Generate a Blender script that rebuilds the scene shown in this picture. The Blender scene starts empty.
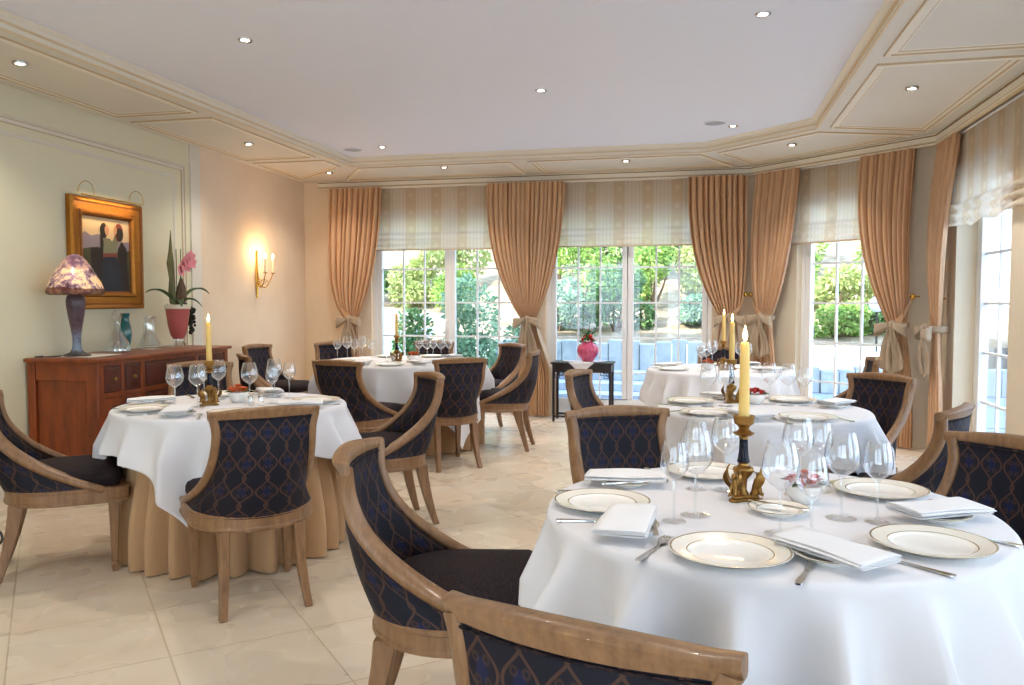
import bpy, math, random
from mathutils import Vector, Matrix, noise
random.seed(7)
SKY,SUN,EXPO=4.2,8.0,0.62
SC = bpy.context.scene
COL = SC.collection
PI = math.pi
sin, cos = math.sin, math.cos

# ------------------------------------------------------------------ helpers
def lin(r, g, b):
    f = lambda c: (c/255/12.92) if c/255 <= .04045 else ((c/255+.055)/1.055)**2.4
    return (f(r), f(g), f(b), 1)

class MB:
    """collects geometry for ONE mesh object"""
    def __init__(s): s.v=[]; s.f=[]; s.m=[]; s.uv={}
    def add(s, vs, fs, mi=0, uvs=None):
        b=len(s.v); s.v.extend([tuple(p) for p in vs])
        for i,f in enumerate(fs):
            s.f.append([b+k for k in f]); s.m.append(mi)
        if uvs:
            for i,u in enumerate(uvs): s.uv[b+i]=u
        return s
    def box(s, c, d, mi=0, rz=0, M=None):
        x,y,z=d[0]/2,d[1]/2,d[2]/2
        vs=[Vector((a*x,b*y,e*z)) for a in(-1,1) for b in(-1,1) for e in(-1,1)]
        R=Matrix.Rotation(rz,3,'Z') if M is None else M
        vs=[R@p+Vector(c) for p in vs]
        return s.add(vs,[(0,1,3,2),(4,6,7,5),(0,4,5,1),(2,3,7,6),(0,2,6,4),(1,5,7,3)],mi)
    def lathe(s, prof, n=24, c=(0,0,0), mi=0, mats=None, a0=0):
        vs=[];fs=[]; k=len(prof)
        for i in range(n):
            a=a0+2*PI*i/n
            for r,z in prof: vs.append((c[0]+r*cos(a),c[1]+r*sin(a),c[2]+z))
        b=len(s.v); s.v.extend(vs)
        for i in range(n):
            j=(i+1)%n
            for q in range(k-1):
                s.f.append([b+i*k+q,b+j*k+q,b+j*k+q+1,b+i*k+q+1]); s.m.append(mats[q] if mats else mi)
        return s
    def loft(s, rings, closed=True, cap0=True, cap1=True, mi=0, uvs=None):
        n=len(rings[0]); vs=[p for r in rings for p in r]; fs=[]
        for i in range(len(rings)-1):
            for j in range(n if closed else n-1):
                k=(j+1)%n
                fs.append((i*n+j,i*n+k,(i+1)*n+k,(i+1)*n+j))
        if closed and cap0: fs.append(tuple(reversed(range(n))))
        if closed and cap1: fs.append(tuple(range((len(rings)-1)*n,len(rings)*n)))
        return s.add(vs,fs,mi,uvs)
    def tube(s, pts, r, n=8, mi=0, cap=True):
        pts=[Vector(p) for p in pts]; rr=r if isinstance(r,(list,tuple)) else [r]*len(pts)
        rings=[]; up=None
        for i,p in enumerate(pts):
            t=(pts[min(i+1,len(pts)-1)]-pts[max(i-1,0)]).normalized()
            if up is None:
                up=Vector((0,0,1)) if abs(t.z)<.9 else Vector((1,0,0))
            a=t.cross(up).normalized(); up=a.cross(t).normalized()
            rings.append([p+(a*cos(2*PI*k/n)+up*sin(2*PI*k/n))*rr[i] for k in range(n)])
        return s.loft(rings,True,cap,cap,mi)
    def grid(s, fn, nu, nv, mi=0, uv=None):
        vs=[];fs=[];us=[]
        for j in range(nv+1):
            for i in range(nu+1):
                vs.append(fn(i/nu,j/nv)); us.append(uv(i/nu,j/nv) if uv else (i/nu,j/nv))
        for j in range(nv):
            for i in range(nu):
                a=j*(nu+1)+i; fs.append((a,a+1,a+nu+2,a+nu+1))
        return s.add(vs,fs,mi,us)
    def ball(s, c, r, nu=12, nv=8, mi=0):
        r=r if isinstance(r,(tuple,list)) else (r,r,r)
        vs=[];fs=[]
        for j in range(nv+1):
            t=PI*j/nv
            for i in range(nu):
                a=2*PI*i/nu
                vs.append((c[0]+r[0]*sin(t)*cos(a),c[1]+r[1]*sin(t)*sin(a),c[2]-r[2]*cos(t)))
        for j in range(nv):
            for i in range(nu):
                k=(i+1)%nu; fs.append((j*nu+i,j*nu+k,(j+1)*nu+k,(j+1)*nu+i))
        return s.add(vs,fs,mi)
    def prism(s, poly, z0, z1, mi=0):
        n=len(poly)
        return s.loft([[(x,y,z0) for x,y in poly],[(x,y,z1) for x,y in poly]],True,True,True,mi)

def obj(name, mb, mats, parent=None, bevel=0, ang=40, solid=0, sub=0, weld=True):
    me=bpy.data.meshes.new(name)
    me.from_pydata(mb.v,[],mb.f)
    mats=mats if isinstance(mats,(list,tuple)) else [mats]
    for m in mats: me.materials.append(m)
    me.polygons.foreach_set('material_index',mb.m)
    if mb.uv:
        ul=me.uv_layers.new(name='UVMap')
        for lp in me.loops: ul.data[lp.index].uv=mb.uv.get(lp.vertex_index,(0,0))
    me.update()
    import bmesh
    bm=bmesh.new(); bm.from_mesh(me)
    if weld and not mb.uv: bmesh.ops.remove_doubles(bm,verts=bm.verts,dist=1e-5)
    if not mb.uv: bmesh.ops.recalc_face_normals(bm,faces=bm.faces)
    bm.to_mesh(me); bm.free()
    me.polygons.foreach_set('use_smooth',[True]*len(me.polygons))
    if ang: me.set_sharp_from_angle(angle=math.radians(ang))
    o=bpy.data.objects.new(name,me); COL.objects.link(o)
    if parent: o.parent=parent
    if solid:
        md=o.modifiers.new('thick','SOLIDIFY'); md.thickness=solid; md.offset=0
    if sub:
        md=o.modifiers.new('sub','SUBSURF'); md.levels=sub; md.render_levels=sub
    if bevel:
        md=o.modifiers.new('bev','BEVEL'); md.width=bevel; md.segments=2; md.limit_method='ANGLE'
    return o
def tag(o, label=None, cat=None, group=None, kind=None):
    if label: o['label']=label
    if cat: o['category']=cat
    if group: o['group']=group
    if kind: o['kind']=kind
    return o
def thing(name, label, cat, loc=(0,0,0), rz=0, group=None):
    o=bpy.data.objects.new(name,None); COL.objects.link(o)
    o.location=loc; o.rotation_euler=(0,0,rz); o.empty_display_size=.1
    return tag(o,label,cat,group)
def struct(name, mb, mats, parent=None, **k):
    o=obj(name,mb,mats,parent,**k)
    if parent is None: o['kind']='structure'
    return o
def dup(o, loc=None, rz=None, label=None, group=None, parent=None):
    c=o.copy(); COL.objects.link(c)
    if parent: c.parent=parent
    if loc is not None: c.location=loc
    if rz is not None: c.rotation_euler=(0,0,rz)
    if label: c['label']=label
    if group: c['group']=group
    for ch in [x for x in KIDS.get(o.name,[])]:
        d=dup(ch,parent=c); KIDS.setdefault(c.name,[]).append(d)
    return c
KIDS={}
def note_kids():
    KIDS.clear()
    for o in SC.objects:
        if o.parent: KIDS.setdefault(o.parent.name,[]).append(o)

# ------------------------------------------------------------------ materials
class NT:
    def __init__(s,name):
        s.m=bpy.data.materials.new(name); s.m.use_nodes=True
        s.t=s.m.node_tree; s.t.nodes.clear()
        s.out=s.n('ShaderNodeOutputMaterial')
    def n(s,t,**k):
        x=s.t.nodes.new(t)
        for a,b in k.items():
            if a.startswith('i_'): x.inputs[a[2:].replace('_',' ')].default_value=b
            else: setattr(x,a,b)
        return x
    def l(s,a,b): s.t.links.new(a,b)
    def math(s,op,a,b=None,c=None,clamp=False):
        x=s.n('ShaderNodeMath',operation=op,use_clamp=clamp)
        for i,v in enumerate((a,b,c)):
            if v is None: continue
            if isinstance(v,(int,float)): x.inputs[i].default_value=v
            else: s.l(v,x.inputs[i])
        return x.outputs[0]
    def mix(s,f,a,b,bt='MIX'):
        x=s.n('ShaderNodeMix',data_type='RGBA',blend_type=bt)
        for sock,v in ((x.inputs[0],f),(x.inputs[6],a),(x.inputs[7],b)):
            if hasattr(v,'links'): s.l(v,sock)
            elif isinstance(v,(int,float)): sock.default_value=v
            else: sock.default_value=v
        return x.outputs[2]
    def ramp(s,f,stops):
        x=s.n('ShaderNodeValToRGB'); e=x.color_ramp.elements
        while len(e)<len(stops): e.new(.5)
        for q,(p,c) in zip(e,stops): q.position=p; q.color=c
        s.l(f,x.inputs[0]); return x.outputs[0]
    def bsdf(s,color=None,rough=.5,metal=0,**k):
        b=s.n('ShaderNodeBsdfPrincipled')
        if color is not None:
            if hasattr(color,'links'): s.l(color,b.inputs['Base Color'])
            else: b.inputs['Base Color'].default_value=color
        if hasattr(rough,'links'): s.l(rough,b.inputs['Roughness'])
        else: b.inputs['Roughness'].default_value=rough
        b.inputs['Metallic'].default_value=metal
        for a,v in k.items(): b.inputs[a.replace('_',' ')].default_value=v
        return b
    def noise(s,scale,detail=3,vec=None,rough=.5):
        x=s.n('ShaderNodeTexNoise'); x.inputs['Scale'].default_value=scale; x.inputs['Detail'].default_value=detail; x.inputs['Roughness'].default_value=rough
        if vec is not None: s.l(vec,x.inputs['Vector'])
        return x.outputs['Fac']
    def coord(s,w='Object'): return s.n('ShaderNodeTexCoord').outputs[w]
    def mapping(s,vec,scale=(1,1,1),rot=(0,0,0),loc=(0,0,0)):
        x=s.n('ShaderNodeMapping'); s.l(vec,x.inputs[0]); x.inputs['Scale'].default_value=scale; x.inputs['Rotation'].default_value=rot; x.inputs['Location'].default_value=loc
        return x.outputs[0]
    def bump(s,h,st,dist,b):
        x=s.n('ShaderNodeBump'); x.inputs['Strength'].default_value=st; x.inputs['Distance'].default_value=dist
        s.l(h,x.inputs['Height']); s.l(x.outputs[0],b.inputs['Normal'])
    def done(s,sh): s.l(sh if not hasattr(sh,'outputs') else sh.outputs[0],s.out.inputs[0]); return s.m

def plain(name,c,rough=.5,metal=0,var=.06,scale=8,**k):
    t=NT(name); f=t.noise(scale,2,t.coord())
    d=tuple(x*(1-var) for x in c[:3])+(1,); e=tuple(min(1,x*(1+var)) for x in c[:3])+(1,)
    return t.done(t.bsdf(t.mix(f,d,e),rough,metal,**k))
def wood(name,c1,c2,rough=.4,scale=(18,18,2.2),coat=0):
    t=NT(name); v=t.mapping(t.coord(),scale)
    f=t.noise(2.2,5,v,.6); g=t.noise(9,2,v)
    f=t.math('ADD',t.math('MULTIPLY',f,.75),t.math('MULTIPLY',g,.25))
    b=t.bsdf(t.ramp(f,[(.3,c2),(.68,c1)]),rough); b.inputs['Coat Weight'].default_value=coat
    return t.done(b)
def glassy(name,tint=(1,1,1,1),lo=.04,hi=.75,rough=.0):
    t=NT(name); w=t.n('ShaderNodeLayerWeight'); w.inputs[0].default_value=.35
    f=t.math('MULTIPLY_ADD',t.math('POWER',w.outputs['Facing'],2.2),hi-lo,lo)
    tr=t.n('ShaderNodeBsdfTransparent'); tr.inputs[0].default_value=tint
    gl=t.n('ShaderNodeBsdfGlossy'); gl.inputs['Roughness'].default_value=rough; gl.inputs[0].default_value=(.95,.97,1,1)
    m=t.n('ShaderNodeMixShader'); t.l(f,m.inputs[0]); t.l(tr.outputs[0],m.inputs[1]); t.l(gl.outputs[0],m.inputs[2])
    return t.done(m)
def emit(name,c,st):
    t=NT(name); e=t.n('ShaderNodeEmission'); e.inputs[0].default_value=c; e.inputs[1].default_value=st
    return t.done(e)
def cloth(name,c,trans=.25,rough=.8,scale=900,sheen=.3,var=.03):
    t=NT(name); f=t.noise(3,2,t.coord())
    d=tuple(x*(1-var) for x in c[:3])+(1,)
    col=t.mix(f,d,c)
    b=t.bsdf(col,rough); b.inputs['Sheen Weight'].default_value=sheen; b.inputs['Specular IOR Level'].default_value=.25
    if trans:
        tl=t.n('ShaderNodeBsdfTranslucent'); t.l(col,tl.inputs[0])
        m=t.n('ShaderNodeMixShader'); m.inputs[0].default_value=trans
        t.l(b.outputs[0],m.inputs[1]); t.l(tl.outputs[0],m.inputs[2]); return t.done(m)
    return t.done(b)

def m_floor():
    t=NT('marble_tile'); p=t.coord()
    def dot(v):
        x=t.n('ShaderNodeVectorMath',operation='DOT_PRODUCT'); t.l(p,x.inputs[0]); x.inputs[1].default_value=v; return x.outputs['Value']
    u=t.math('DIVIDE',t.math('ADD',dot((.735,.678,0)),.16),.53)
    v=t.math('DIVIDE',t.math('ADD',dot((.678,-.735,0)),3.23),.53)
    fu=t.math('ABSOLUTE',t.math('SUBTRACT',t.math('FRACT',t.math('ADD',u,.5)),.5)); fv=t.math('ABSOLUTE',t.math('SUBTRACT',t.math('FRACT',t.math('ADD',v,.5)),.5))
    d=t.math('MINIMUM',fu,fv); g=t.math('LESS_THAN',d,.0055)
    cb=t.n('ShaderNodeCombineXYZ'); t.l(t.math('FLOOR',u),cb.inputs[0]); t.l(t.math('FLOOR',v),cb.inputs[1])
    wn=t.n('ShaderNodeTexWhiteNoise',noise_dimensions='2D'); t.l(cb.outputs[0],wn.inputs['Vector'])
    cc=t.n('ShaderNodeCombineXYZ'); t.l(u,cc.inputs[0]); t.l(v,cc.inputs[1])
    off=t.n('ShaderNodeVectorMath',operation='MULTIPLY_ADD'); t.l(wn.outputs['Color'],off.inputs[0]); off.inputs[1].default_value=(30,30,30); t.l(cc.outputs[0],off.inputs[2])
    n1=t.noise(.9,2,t.mapping(off.outputs[0],(1,2.6,1)),.4); n2=t.noise(2.5,1,off.outputs[0],.4)
    c=t.ramp(n1,[(.2,lin(216,195,168)),(.5,lin(223,205,181)),(.8,lin(229,214,193))])
    c=t.mix(t.math('MULTIPLY',n2,.2),c,lin(228,208,178))
    c=t.mix(t.math('MULTIPLY',wn.outputs['Value'],.22),c,lin(222,206,184))
    c=t.mix(g,c,lin(190,168,140))
    r=t.math('MULTIPLY_ADD',n2,.12,.22)
    b=t.bsdf(c,r); b.inputs['Specular IOR Level'].default_value=.45
    t.bump(t.math('SUBTRACT',1,g),.3,.002,b)
    return t.done(b)
def m_brocade():
    t=NT('navy_ogee_brocade'); uv=t.n('ShaderNodeUVMap'); s=t.n('ShaderNodeSeparateXYZ'); t.l(uv.outputs[0],s.inputs[0])
    U=t.math('DIVIDE',s.outputs[0],.083); V=t.math('DIVIDE',s.outputs[1],.122)
    cs=t.math('COSINE',t.math('MULTIPLY',V,2*PI))
    a=t.math('ABSOLUTE',t.math('SUBTRACT',t.math('FRACT',t.math('ADD',U,.5)),.5))
    w=t.math('ABSOLUTE',t.math('MULTIPLY_ADD',cs,.25,.19))
    d=t.math('ABSOLUTE',t.math('SUBTRACT',a,w)); line=t.math('LESS_THAN',d,.045)
    vf=t.math('ABSOLUTE',t.math('SUBTRACT',t.math('FRACT',t.math('ADD',V,.5)),.5))
    dx=t.math('SUBTRACT',a,.15); dy=t.math('MULTIPLY',t.math('SUBTRACT',vf,.14),1.47)
    rr=t.math('SQRT',t.math('ADD',t.math('MULTIPLY',dx,dx),t.math('MULTIPLY',dy,dy)))
    curl=t.math('LESS_THAN',t.math('ABSOLUTE',t.math('SUBTRACT',rr,.075)),.03)
    mr=t.math('SQRT',t.math('ADD',t.math('MULTIPLY',a,a),t.math('MULTIPLY',vf,vf)))
    mot=t.math('LESS_THAN',mr,.17)
    fine=t.noise(420,1,t.coord())
    base=t.mix(fine,lin(9,9,21),lin(19,18,34))
    c=t.mix(t.math('MULTIPLY',mot,.75),base,lin(15,25,66))
    c=t.mix(t.math('MULTIPLY',curl,.55),c,lin(70,48,36))
    c=t.mix(t.math('MULTIPLY',line,.62),c,lin(92,62,44))
    b=t.bsdf(c,.7); b.inputs['Specular IOR Level'].default_value=.32
    return t.done(b)
def m_seat():
    t=NT('navy_ribbed_seat_cloth'); p=t.coord()
    f=t.noise(3,3,t.mapping(p,(22,110,22)),.6)
    b=t.bsdf(t.ramp(f,[(.40,lin(12,10,18)),(.62,lin(52,38,38))]),.8); b.inputs['Specular IOR Level'].default_value=.2
    return t.done(b)
def m_blind():
    t=NT('striped_sheer'); uv=t.n('ShaderNodeUVMap'); s=t.n('ShaderNodeSeparateXYZ'); t.l(uv.outputs[0],s.inputs[0])
    x=t.math('FRACT',t.math('DIVIDE',s.outputs[0],.32)); z=t.math('DIVIDE',s.outputs[1],.2)
    ax=t.math('ABSOLUTE',t.math('SUBTRACT',x,.5))
    band=t.math('LESS_THAN',ax,.2)
    l1=t.math('LESS_THAN',t.math('ABSOLUTE',t.math('SUBTRACT',ax,.29)),.018)
    l2=t.math('LESS_THAN',t.math('ABSOLUTE',t.math('SUBTRACT',ax,.44)),.012)
    col=t.mix(band,lin(228,217,200),lin(218,199,170))
    col=t.mix(t.math('MULTIPLY',t.math('MAXIMUM',l1,l2),.5),col,lin(212,194,166))
    zf=t.math('SUBTRACT',t.math('FRACT',z),.5); zz=t.math('MULTIPLY',zf,zf)
    q=t.math('ADD',t.math('MULTIPLY',t.math('MULTIPLY',ax,ax),22),t.math('MULTIPLY',zz,7))
    mot=t.math('MULTIPLY',t.math('LESS_THAN',q,.16),.6)
    col=t.mix(mot,col,lin(230,216,190))
    d=t.bsdf(col,.8); tl=t.n('ShaderNodeBsdfTranslucent'); t.l(col,tl.inputs[0]); tr=t.n('ShaderNodeBsdfTransparent')
    m=t.n('ShaderNodeMixShader'); m.inputs[0].default_value=.42; t.l(d.outputs[0],m.inputs[1]); t.l(tl.outputs[0],m.inputs[2])
    m2=t.n('ShaderNodeMixShader'); m2.inputs[0].default_value=.08; t.l(m.outputs[0],m2.inputs[1]); t.l(tr.outputs[0],m2.inputs[2])
    return t.done(m2)
def m_leaf(name,c1,c2,c3):
    t=NT(name); g=t.n('ShaderNodeNewGeometry'); col=t.ramp(g.outputs['Random Per Island'],[(0,c1),(.5,c2),(1,c3)])
    b=t.bsdf(col,.55); tl=t.n('ShaderNodeBsdfTranslucent'); t.l(col,tl.inputs[0])
    m=t.n('ShaderNodeMixShader'); m.inputs[0].default_value=.35; t.l(b.outputs[0],m.inputs[1]); t.l(tl.outputs[0],m.inputs[2])
    return t.done(m)
def m_plaster(name,c,c2,scale=1.6,rough=.85):
    t=NT(name); n=t.noise(scale,5,t.coord(),.6); n2=t.noise(60,2,t.coord())
    b=t.bsdf(t.ramp(n,[(.35,c2),(.65,c)]),rough); t.bump(n2,.06,.004,b); return t.done(b)

M={}
M['floor']=m_floor()
M['ceil']=plain('ceiling_paint',lin(230,232,240),.85,var=.012)
M['cream']=plain('cream_panel_paint',lin(222,216,202),.55,var=.03,scale=2)
M['creamgold']=plain('warm_cream_moulding',lin(226,204,164),.5,var=.03,scale=2)
M['line']=plain('brown_glaze_line',lin(140,108,66),.5)
M['frame']=plain('pale_cream_moulding',lin(236,228,210),.5,var=.02)
M['sage']=plain('sage_cream_panel',lin(222,216,186),.6,var=.03,scale=1.5)
M['glaze']=plain('antique_gold_glaze',lin(198,174,136),.5)
M['peach']=m_plaster('peach_plaster',lin(234,215,188),lin(228,206,178))
M['wallw']=plain('cream_wall',lin(226,212,188),.8,var=.03)
M['white']=plain('white_lacquer',lin(238,237,236),.35,var=.015)
M['muntin']=plain('white_muntin',lin(236,240,244),.4,var=.01)
M['pane']=glassy('window_glass',(.97,.99,1,1),.03,.5)
M['glass']=glassy('wine_glass_crystal',(.995,.998,.998,1),.075,1.0)
M['glassfoot']=glassy('wine_glass_foot',(.99,.995,.995,1),.03,.8)
M['crystal']=glassy('cut_crystal',(.97,.98,.97,1),.16,.95,.03)
M['oak']=wood('limed_oak',lin(154,114,76),lin(110,77,48),.42,coat=.08)
M['cherry']=wood('cherry_wood',lin(148,68,18),lin(100,40,8),.4,(6,6,1.2),coat=.12)
M['cherryd']=wood('dark_cherry',lin(104,40,14),lin(64,22,8),.4,(6,6,1.5),coat=.1)
M['ebony']=wood('dark_walnut',lin(38,20,18),lin(20,11,10),.4,coat=.04)
M['brocade']=m_brocade(); M['seat']=m_seat()
M['linen']=cloth('white_linen',lin(240,237,238),.12,var=.012)
M['napkin']=cloth('white_napkin',lin(246,243,242),.1,var=.01)
M['skirt']=cloth('tan_underskirt',lin(192,152,110),.08)
M['curtain']=NT('terracotta_silk')
def m_curtain(t):
    p=t.coord(); f=t.noise(2.0,2,t.mapping(p,(30,30,1.0)))
    c=t.ramp(f,[(.3,lin(206,162,122)),(.7,lin(214,174,136))])
    b=t.bsdf(c,.4)
    tl=t.n('ShaderNodeBsdfTranslucent'); t.l(c,tl.inputs[0]); m=t.n('ShaderNodeMixShader'); m.inputs[0].default_value=.12
    t.l(b.outputs[0],m.inputs[1]); t.l(tl.outputs[0],m.inputs[2]); return t.done(m)
M['curtain']=m_curtain(M['curtain'])
M['lining']=cloth('champagne_lining',lin(206,180,148),.1,.5)
M['bow']=cloth('champagne_silk',lin(176,154,128),.05,.4)
M['blind']=m_blind()
M['gold']=plain('gilt_bronze',lin(158,120,66),.38,1,var=.2,scale=60)
M['brass']=plain('brass',lin(214,170,84),.22,1,var=.06)
M['giltwood']=plain('gilded_frame',lin(172,112,40),.34,.75,var=.22,scale=30)
M['giltdark']=plain('gilded_frame_dark_gold',lin(120,70,24),.4,.6,var=.2,scale=30)  # darker gold for some faces of the frame moulding
M['enamel']=plain('dark_blue_enamel',lin(12,13,30),.25,0,var=.2,**{'Specular_IOR_Level':.25})
M['steel']=plain('silver_cutlery',lin(214,212,208),.16,1,var=.03)
M['china']=plain('white_china',lin(246,243,236),.12,var=.01)
M['chinarim']=plain('cream_china_band',lin(240,233,219),.16,var=.02)
M['gilt']=plain('gilt_line',lin(190,170,120),.2,.9)
M['wax']=NT('ivory_wax')
_b=M['wax'].bsdf(lin(242,202,116),.45); _b.inputs['Subsurface Weight'].default_value=.25; _b.inputs['Subsurface Radius'].default_value=(.02,.01,.005)
M['wax']=M['wax'].done(_b)
M['flame']=emit('candle_flame',(1,.72,.34,1),14)
M['wick']=plain('wick',lin(40,30,24),.9)
M['bulb']=emit('halogen_bulb',(1,.93,.8,1),14)
M['bulbwarm']=emit('warm_bulb',(1,.68,.34,1),30)
M['chrome']=plain('satin_chrome',lin(190,186,178),.25,1)
M['mesh']=plain('grey_speaker_mesh',lin(176,176,180),.7)
M['teal']=plain('teal_glass',lin(14,92,94),.08,0,var=.3,scale=14,**{'Coat_Weight':.5})
M['rose']=plain('rose_ceramic',lin(188,92,84),.4,var=.08)
M['pinkglass']=plain('pink_ribbed_glass',lin(206,84,122),.1,0,var=.25,scale=25,**{'Coat_Weight':.6})
M['pink']=plain('pink_petal',lin(232,140,146),.5,var=.15,scale=40)
M['red']=plain('red_petal',lin(196,38,30),.5,var=.3,scale=40)
M['orange']=plain('orange_petal',lin(206,96,40),.6,var=.3,scale=60)
M['green']=plain('leaf_green',lin(62,92,44),.5,var=.25,scale=20)
M['sheath']=plain('olive_sheath',lin(104,104,62),.6,var=.3,scale=30)
M['darkgreen']=plain('moss_dark',lin(44,46,30),.9,var=.4,scale=60)
M['paper']=plain('white_paper',lin(244,240,230),.8)
M['lace']=cloth('white_lace',lin(240,238,240),.2)
M['bread']=plain('cream_ceramic',lin(238,226,196),.3)
def m_shade():
    t=NT('cameo_glass_shade'); p=t.coord(); n=t.noise(16,5,p,.65); n2=t.noise(5,3,p)
    s=t.n('ShaderNodeSeparateXYZ'); t.l(p,s.inputs[0])
    c=t.ramp(n,[(.40,lin(80,58,70)),(.49,lin(140,128,146)),(.57,lin(240,222,190))])
    band=t.math('LESS_THAN',t.math('ADD',s.outputs[2],t.math('MULTIPLY',n2,.06)),.515)
    c=t.mix(t.math('MULTIPLY',band,.85),c,lin(86,50,34))
    top=t.math('GREATER_THAN',t.math('ADD',s.outputs[2],t.math('MULTIPLY',n,.14)),.70)
    c=t.mix(t.math('MULTIPLY',top,.6),c,lin(126,104,124))
    d=t.bsdf(c,.2); tl=t.n('ShaderNodeBsdfTranslucent'); t.l(c,tl.inputs[0]); m=t.n('ShaderNodeMixShader'); m.inputs[0].default_value=.3
    t.l(d.outputs[0],m.inputs[1]); t.l(tl.outputs[0],m.inputs[2]); return t.done(m)
M['shade']=m_shade()
def m_lampbase():
    t=NT('cameo_glass_foot'); p=t.coord(); n=t.noise(22,5,p,.65); s=t.n('ShaderNodeSeparateXYZ'); t.l(p,s.inputs[0])
    h=t.math('ADD',t.math('DIVIDE',s.outputs[2],.46),t.math('MULTIPLY',t.math('SUBTRACT',n,.5),.25))
    c=t.ramp(h,[(.06,lin(52,44,48)),(.10,lin(116,132,150)),(.3,lin(112,118,138)),(.42,lin(92,66,72)),(.75,lin(84,62,72)),(.95,lin(70,54,66))])
    c=t.mix(t.math('MULTIPLY',t.math('GREATER_THAN',n,.55),.45),c,lin(48,34,38))
    return t.done(t.bsdf(c,.3))
M['lampbase']=m_lampbase()
# outdoors
M['pave']=m_plaster('terrace_paving',lin(142,150,162),lin(126,136,150),3,.8)
M['soil']=m_plaster('garden_soil',lin(178,158,130),lin(128,108,84),2.5,.95)
M['concrete']=m_plaster('blue_grey_concrete',lin(182,186,184),lin(160,166,168),5,.9)
M['stepw']=m_plaster('pale_step_stone',lin(176,186,196),lin(160,170,182),4,.8)
M['render']=m_plaster('white_render',lin(240,242,244),lin(230,234,238),2,.9)
M['bark']=plain('bark',lin(104,84,66),.9,var=.3,scale=20)
M['leafA']=m_leaf('leaf_bright',lin(92,134,62),lin(150,184,92),lin(206,216,130))
M['leafB']=m_leaf('leaf_dark',lin(50,88,52),lin(86,128,72),lin(136,168,104))
M['leafC']=m_leaf('leaf_blue_green',lin(84,122,92),lin(128,164,128),lin(180,206,168))
M['leafD']=m_leaf('leaf_autumn',lin(146,164,92),lin(184,198,126),lin(206,204,146))
M['globe']=plain('white_globe',lin(246,248,250),.3,var=.01)
M['globeb']=plain('blue_globe',lin(96,140,200),.2,var=.1)
M['iron']=plain('black_iron',lin(28,26,26),.5)

# ------------------------------------------------------------------ room shell
ZS,ZC=2.78,2.87                       # soffit height, raised ceiling height
def wlx(y): return -4.56-.0457*(y-4.6)   # left wall plane
YB=9.30
P_LB=Vector((wlx(YB),YB)); P_BR=Vector((.64,YB)); P_AR=Vector((2.08,7.86)); P_RF=Vector((2.08,-2.6)); P_LF=Vector((wlx(-2.6),-2.6))

def wall(name,p0,p1,th,ops,mat,h=2.95,mat2=None):
    """room face runs p0->p1 with the room on its right-hand side; thickness goes outward (left)"""
    p0=Vector(p0);p1=Vector(p1); d=(p1-p0); L=d.length; d/=L; n=Vector((-d.y,d.x))
    mb=MB()
    def slab(s0,s1,z0,z1):
        if s1-s0<1e-4 or z1-z0<1e-4: return
        q=[p0+d*s0,p0+d*s1,p0+d*s1+n*th,p0+d*s0+n*th]
        mb.prism([(a.x,a.y) for a in q],z0,z1)
    s=0
    for (a,b,z0,z1) in sorted(ops):
        slab(s,a,0,h); slab(a,b,0,z0); slab(a,b,z1,h); s=b
    slab(s,L,0,h)
    return struct(name,mb,mat,ang=30,weld=False)

WT=2.42
ob=[(-3.90,-1.95),(-1.74,.13)]
wall('wall_back',P_LB,P_BR,.24,[(a-P_LB.x,b-P_LB.x,.04,WT) for a,b in ob],M['peach'])
wall('wall_back_right',P_BR,P_AR,.24,[(.48,1.56,.04,WT)],M['wallw'])
ro=[(7.49,6.26),(5.5,4.0),(3.5,1.7),(1.2,-.8)]
wall('wall_right',P_AR,P_RF,.26,[(7.86-a,7.86-b,.12,WT) for a,b in ro],M['wallw'])
wall('wall_front',P_RF,P_LF,.24,[(.6,3.0,.12,WT),(3.5,5.9,.12,WT)],M['wallw'])
ySPL=6.95
pS=Vector((wlx(ySPL),ySPL))
wall('wall_left',P_LF,pS,.24,[],M['sage'])
wall('wall_left_back',pS,P_LB,.24,[],M['peach'])

mb=MB(); mb.prism([(P_LF.x-.2,-2.8),(2.3,-2.8),(2.3,7.96),(.74,9.52),(P_LB.x-.2,9.52)],-.12,0)
struct('floor',mb,M['floor'],ang=30)

# ceiling: lower border (soffit) around a raised centre
OUT=[P_LF,P_RF,P_AR,P_BR,P_LB]
INN=[Vector((-3.60,-1.6)),Vector((.95,-1.6)),Vector((.95,7.36)),Vector((.05,8.26)),Vector((-3.70,8.26))]
mb=MB()
n=5
OUTx=[Vector((p.x*1.03+(.0),p.y*1.02)) for p in OUT]
for i in range(n):
    j=(i+1)%n
    a,b,c,d=OUTx[i],OUTx[j],INN[j],INN[i]
    mb.add([(a.x,a.y,ZS),(b.x,b.y,ZS),(c.x,c.y,ZS),(d.x,d.y,ZS)],[(0,3,2,1)])
    mb.add([(a.x,a.y,ZS+.22),(b.x,b.y,ZS+.22),(c.x,c.y,ZS+.22),(d.x,d.y,ZS+.22)],[(0,1,2,3)])
    mb.add([(a.x,a.y,ZS),(b.x,b.y,ZS),(b.x,b.y,ZS+.22),(a.x,a.y,ZS+.22)],[(0,1,2,3)])
struct('ceiling_border',mb,M['cream'],ang=30)
mb=MB(); mb.prism([(-3.8,-1.8),(1.1,-1.8),(1.1,7.4),(.1,8.4),(-3.8,8.4)],ZC,ZC+.1)
struct('ceiling',mb,M['ceil'],ang=30)

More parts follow.
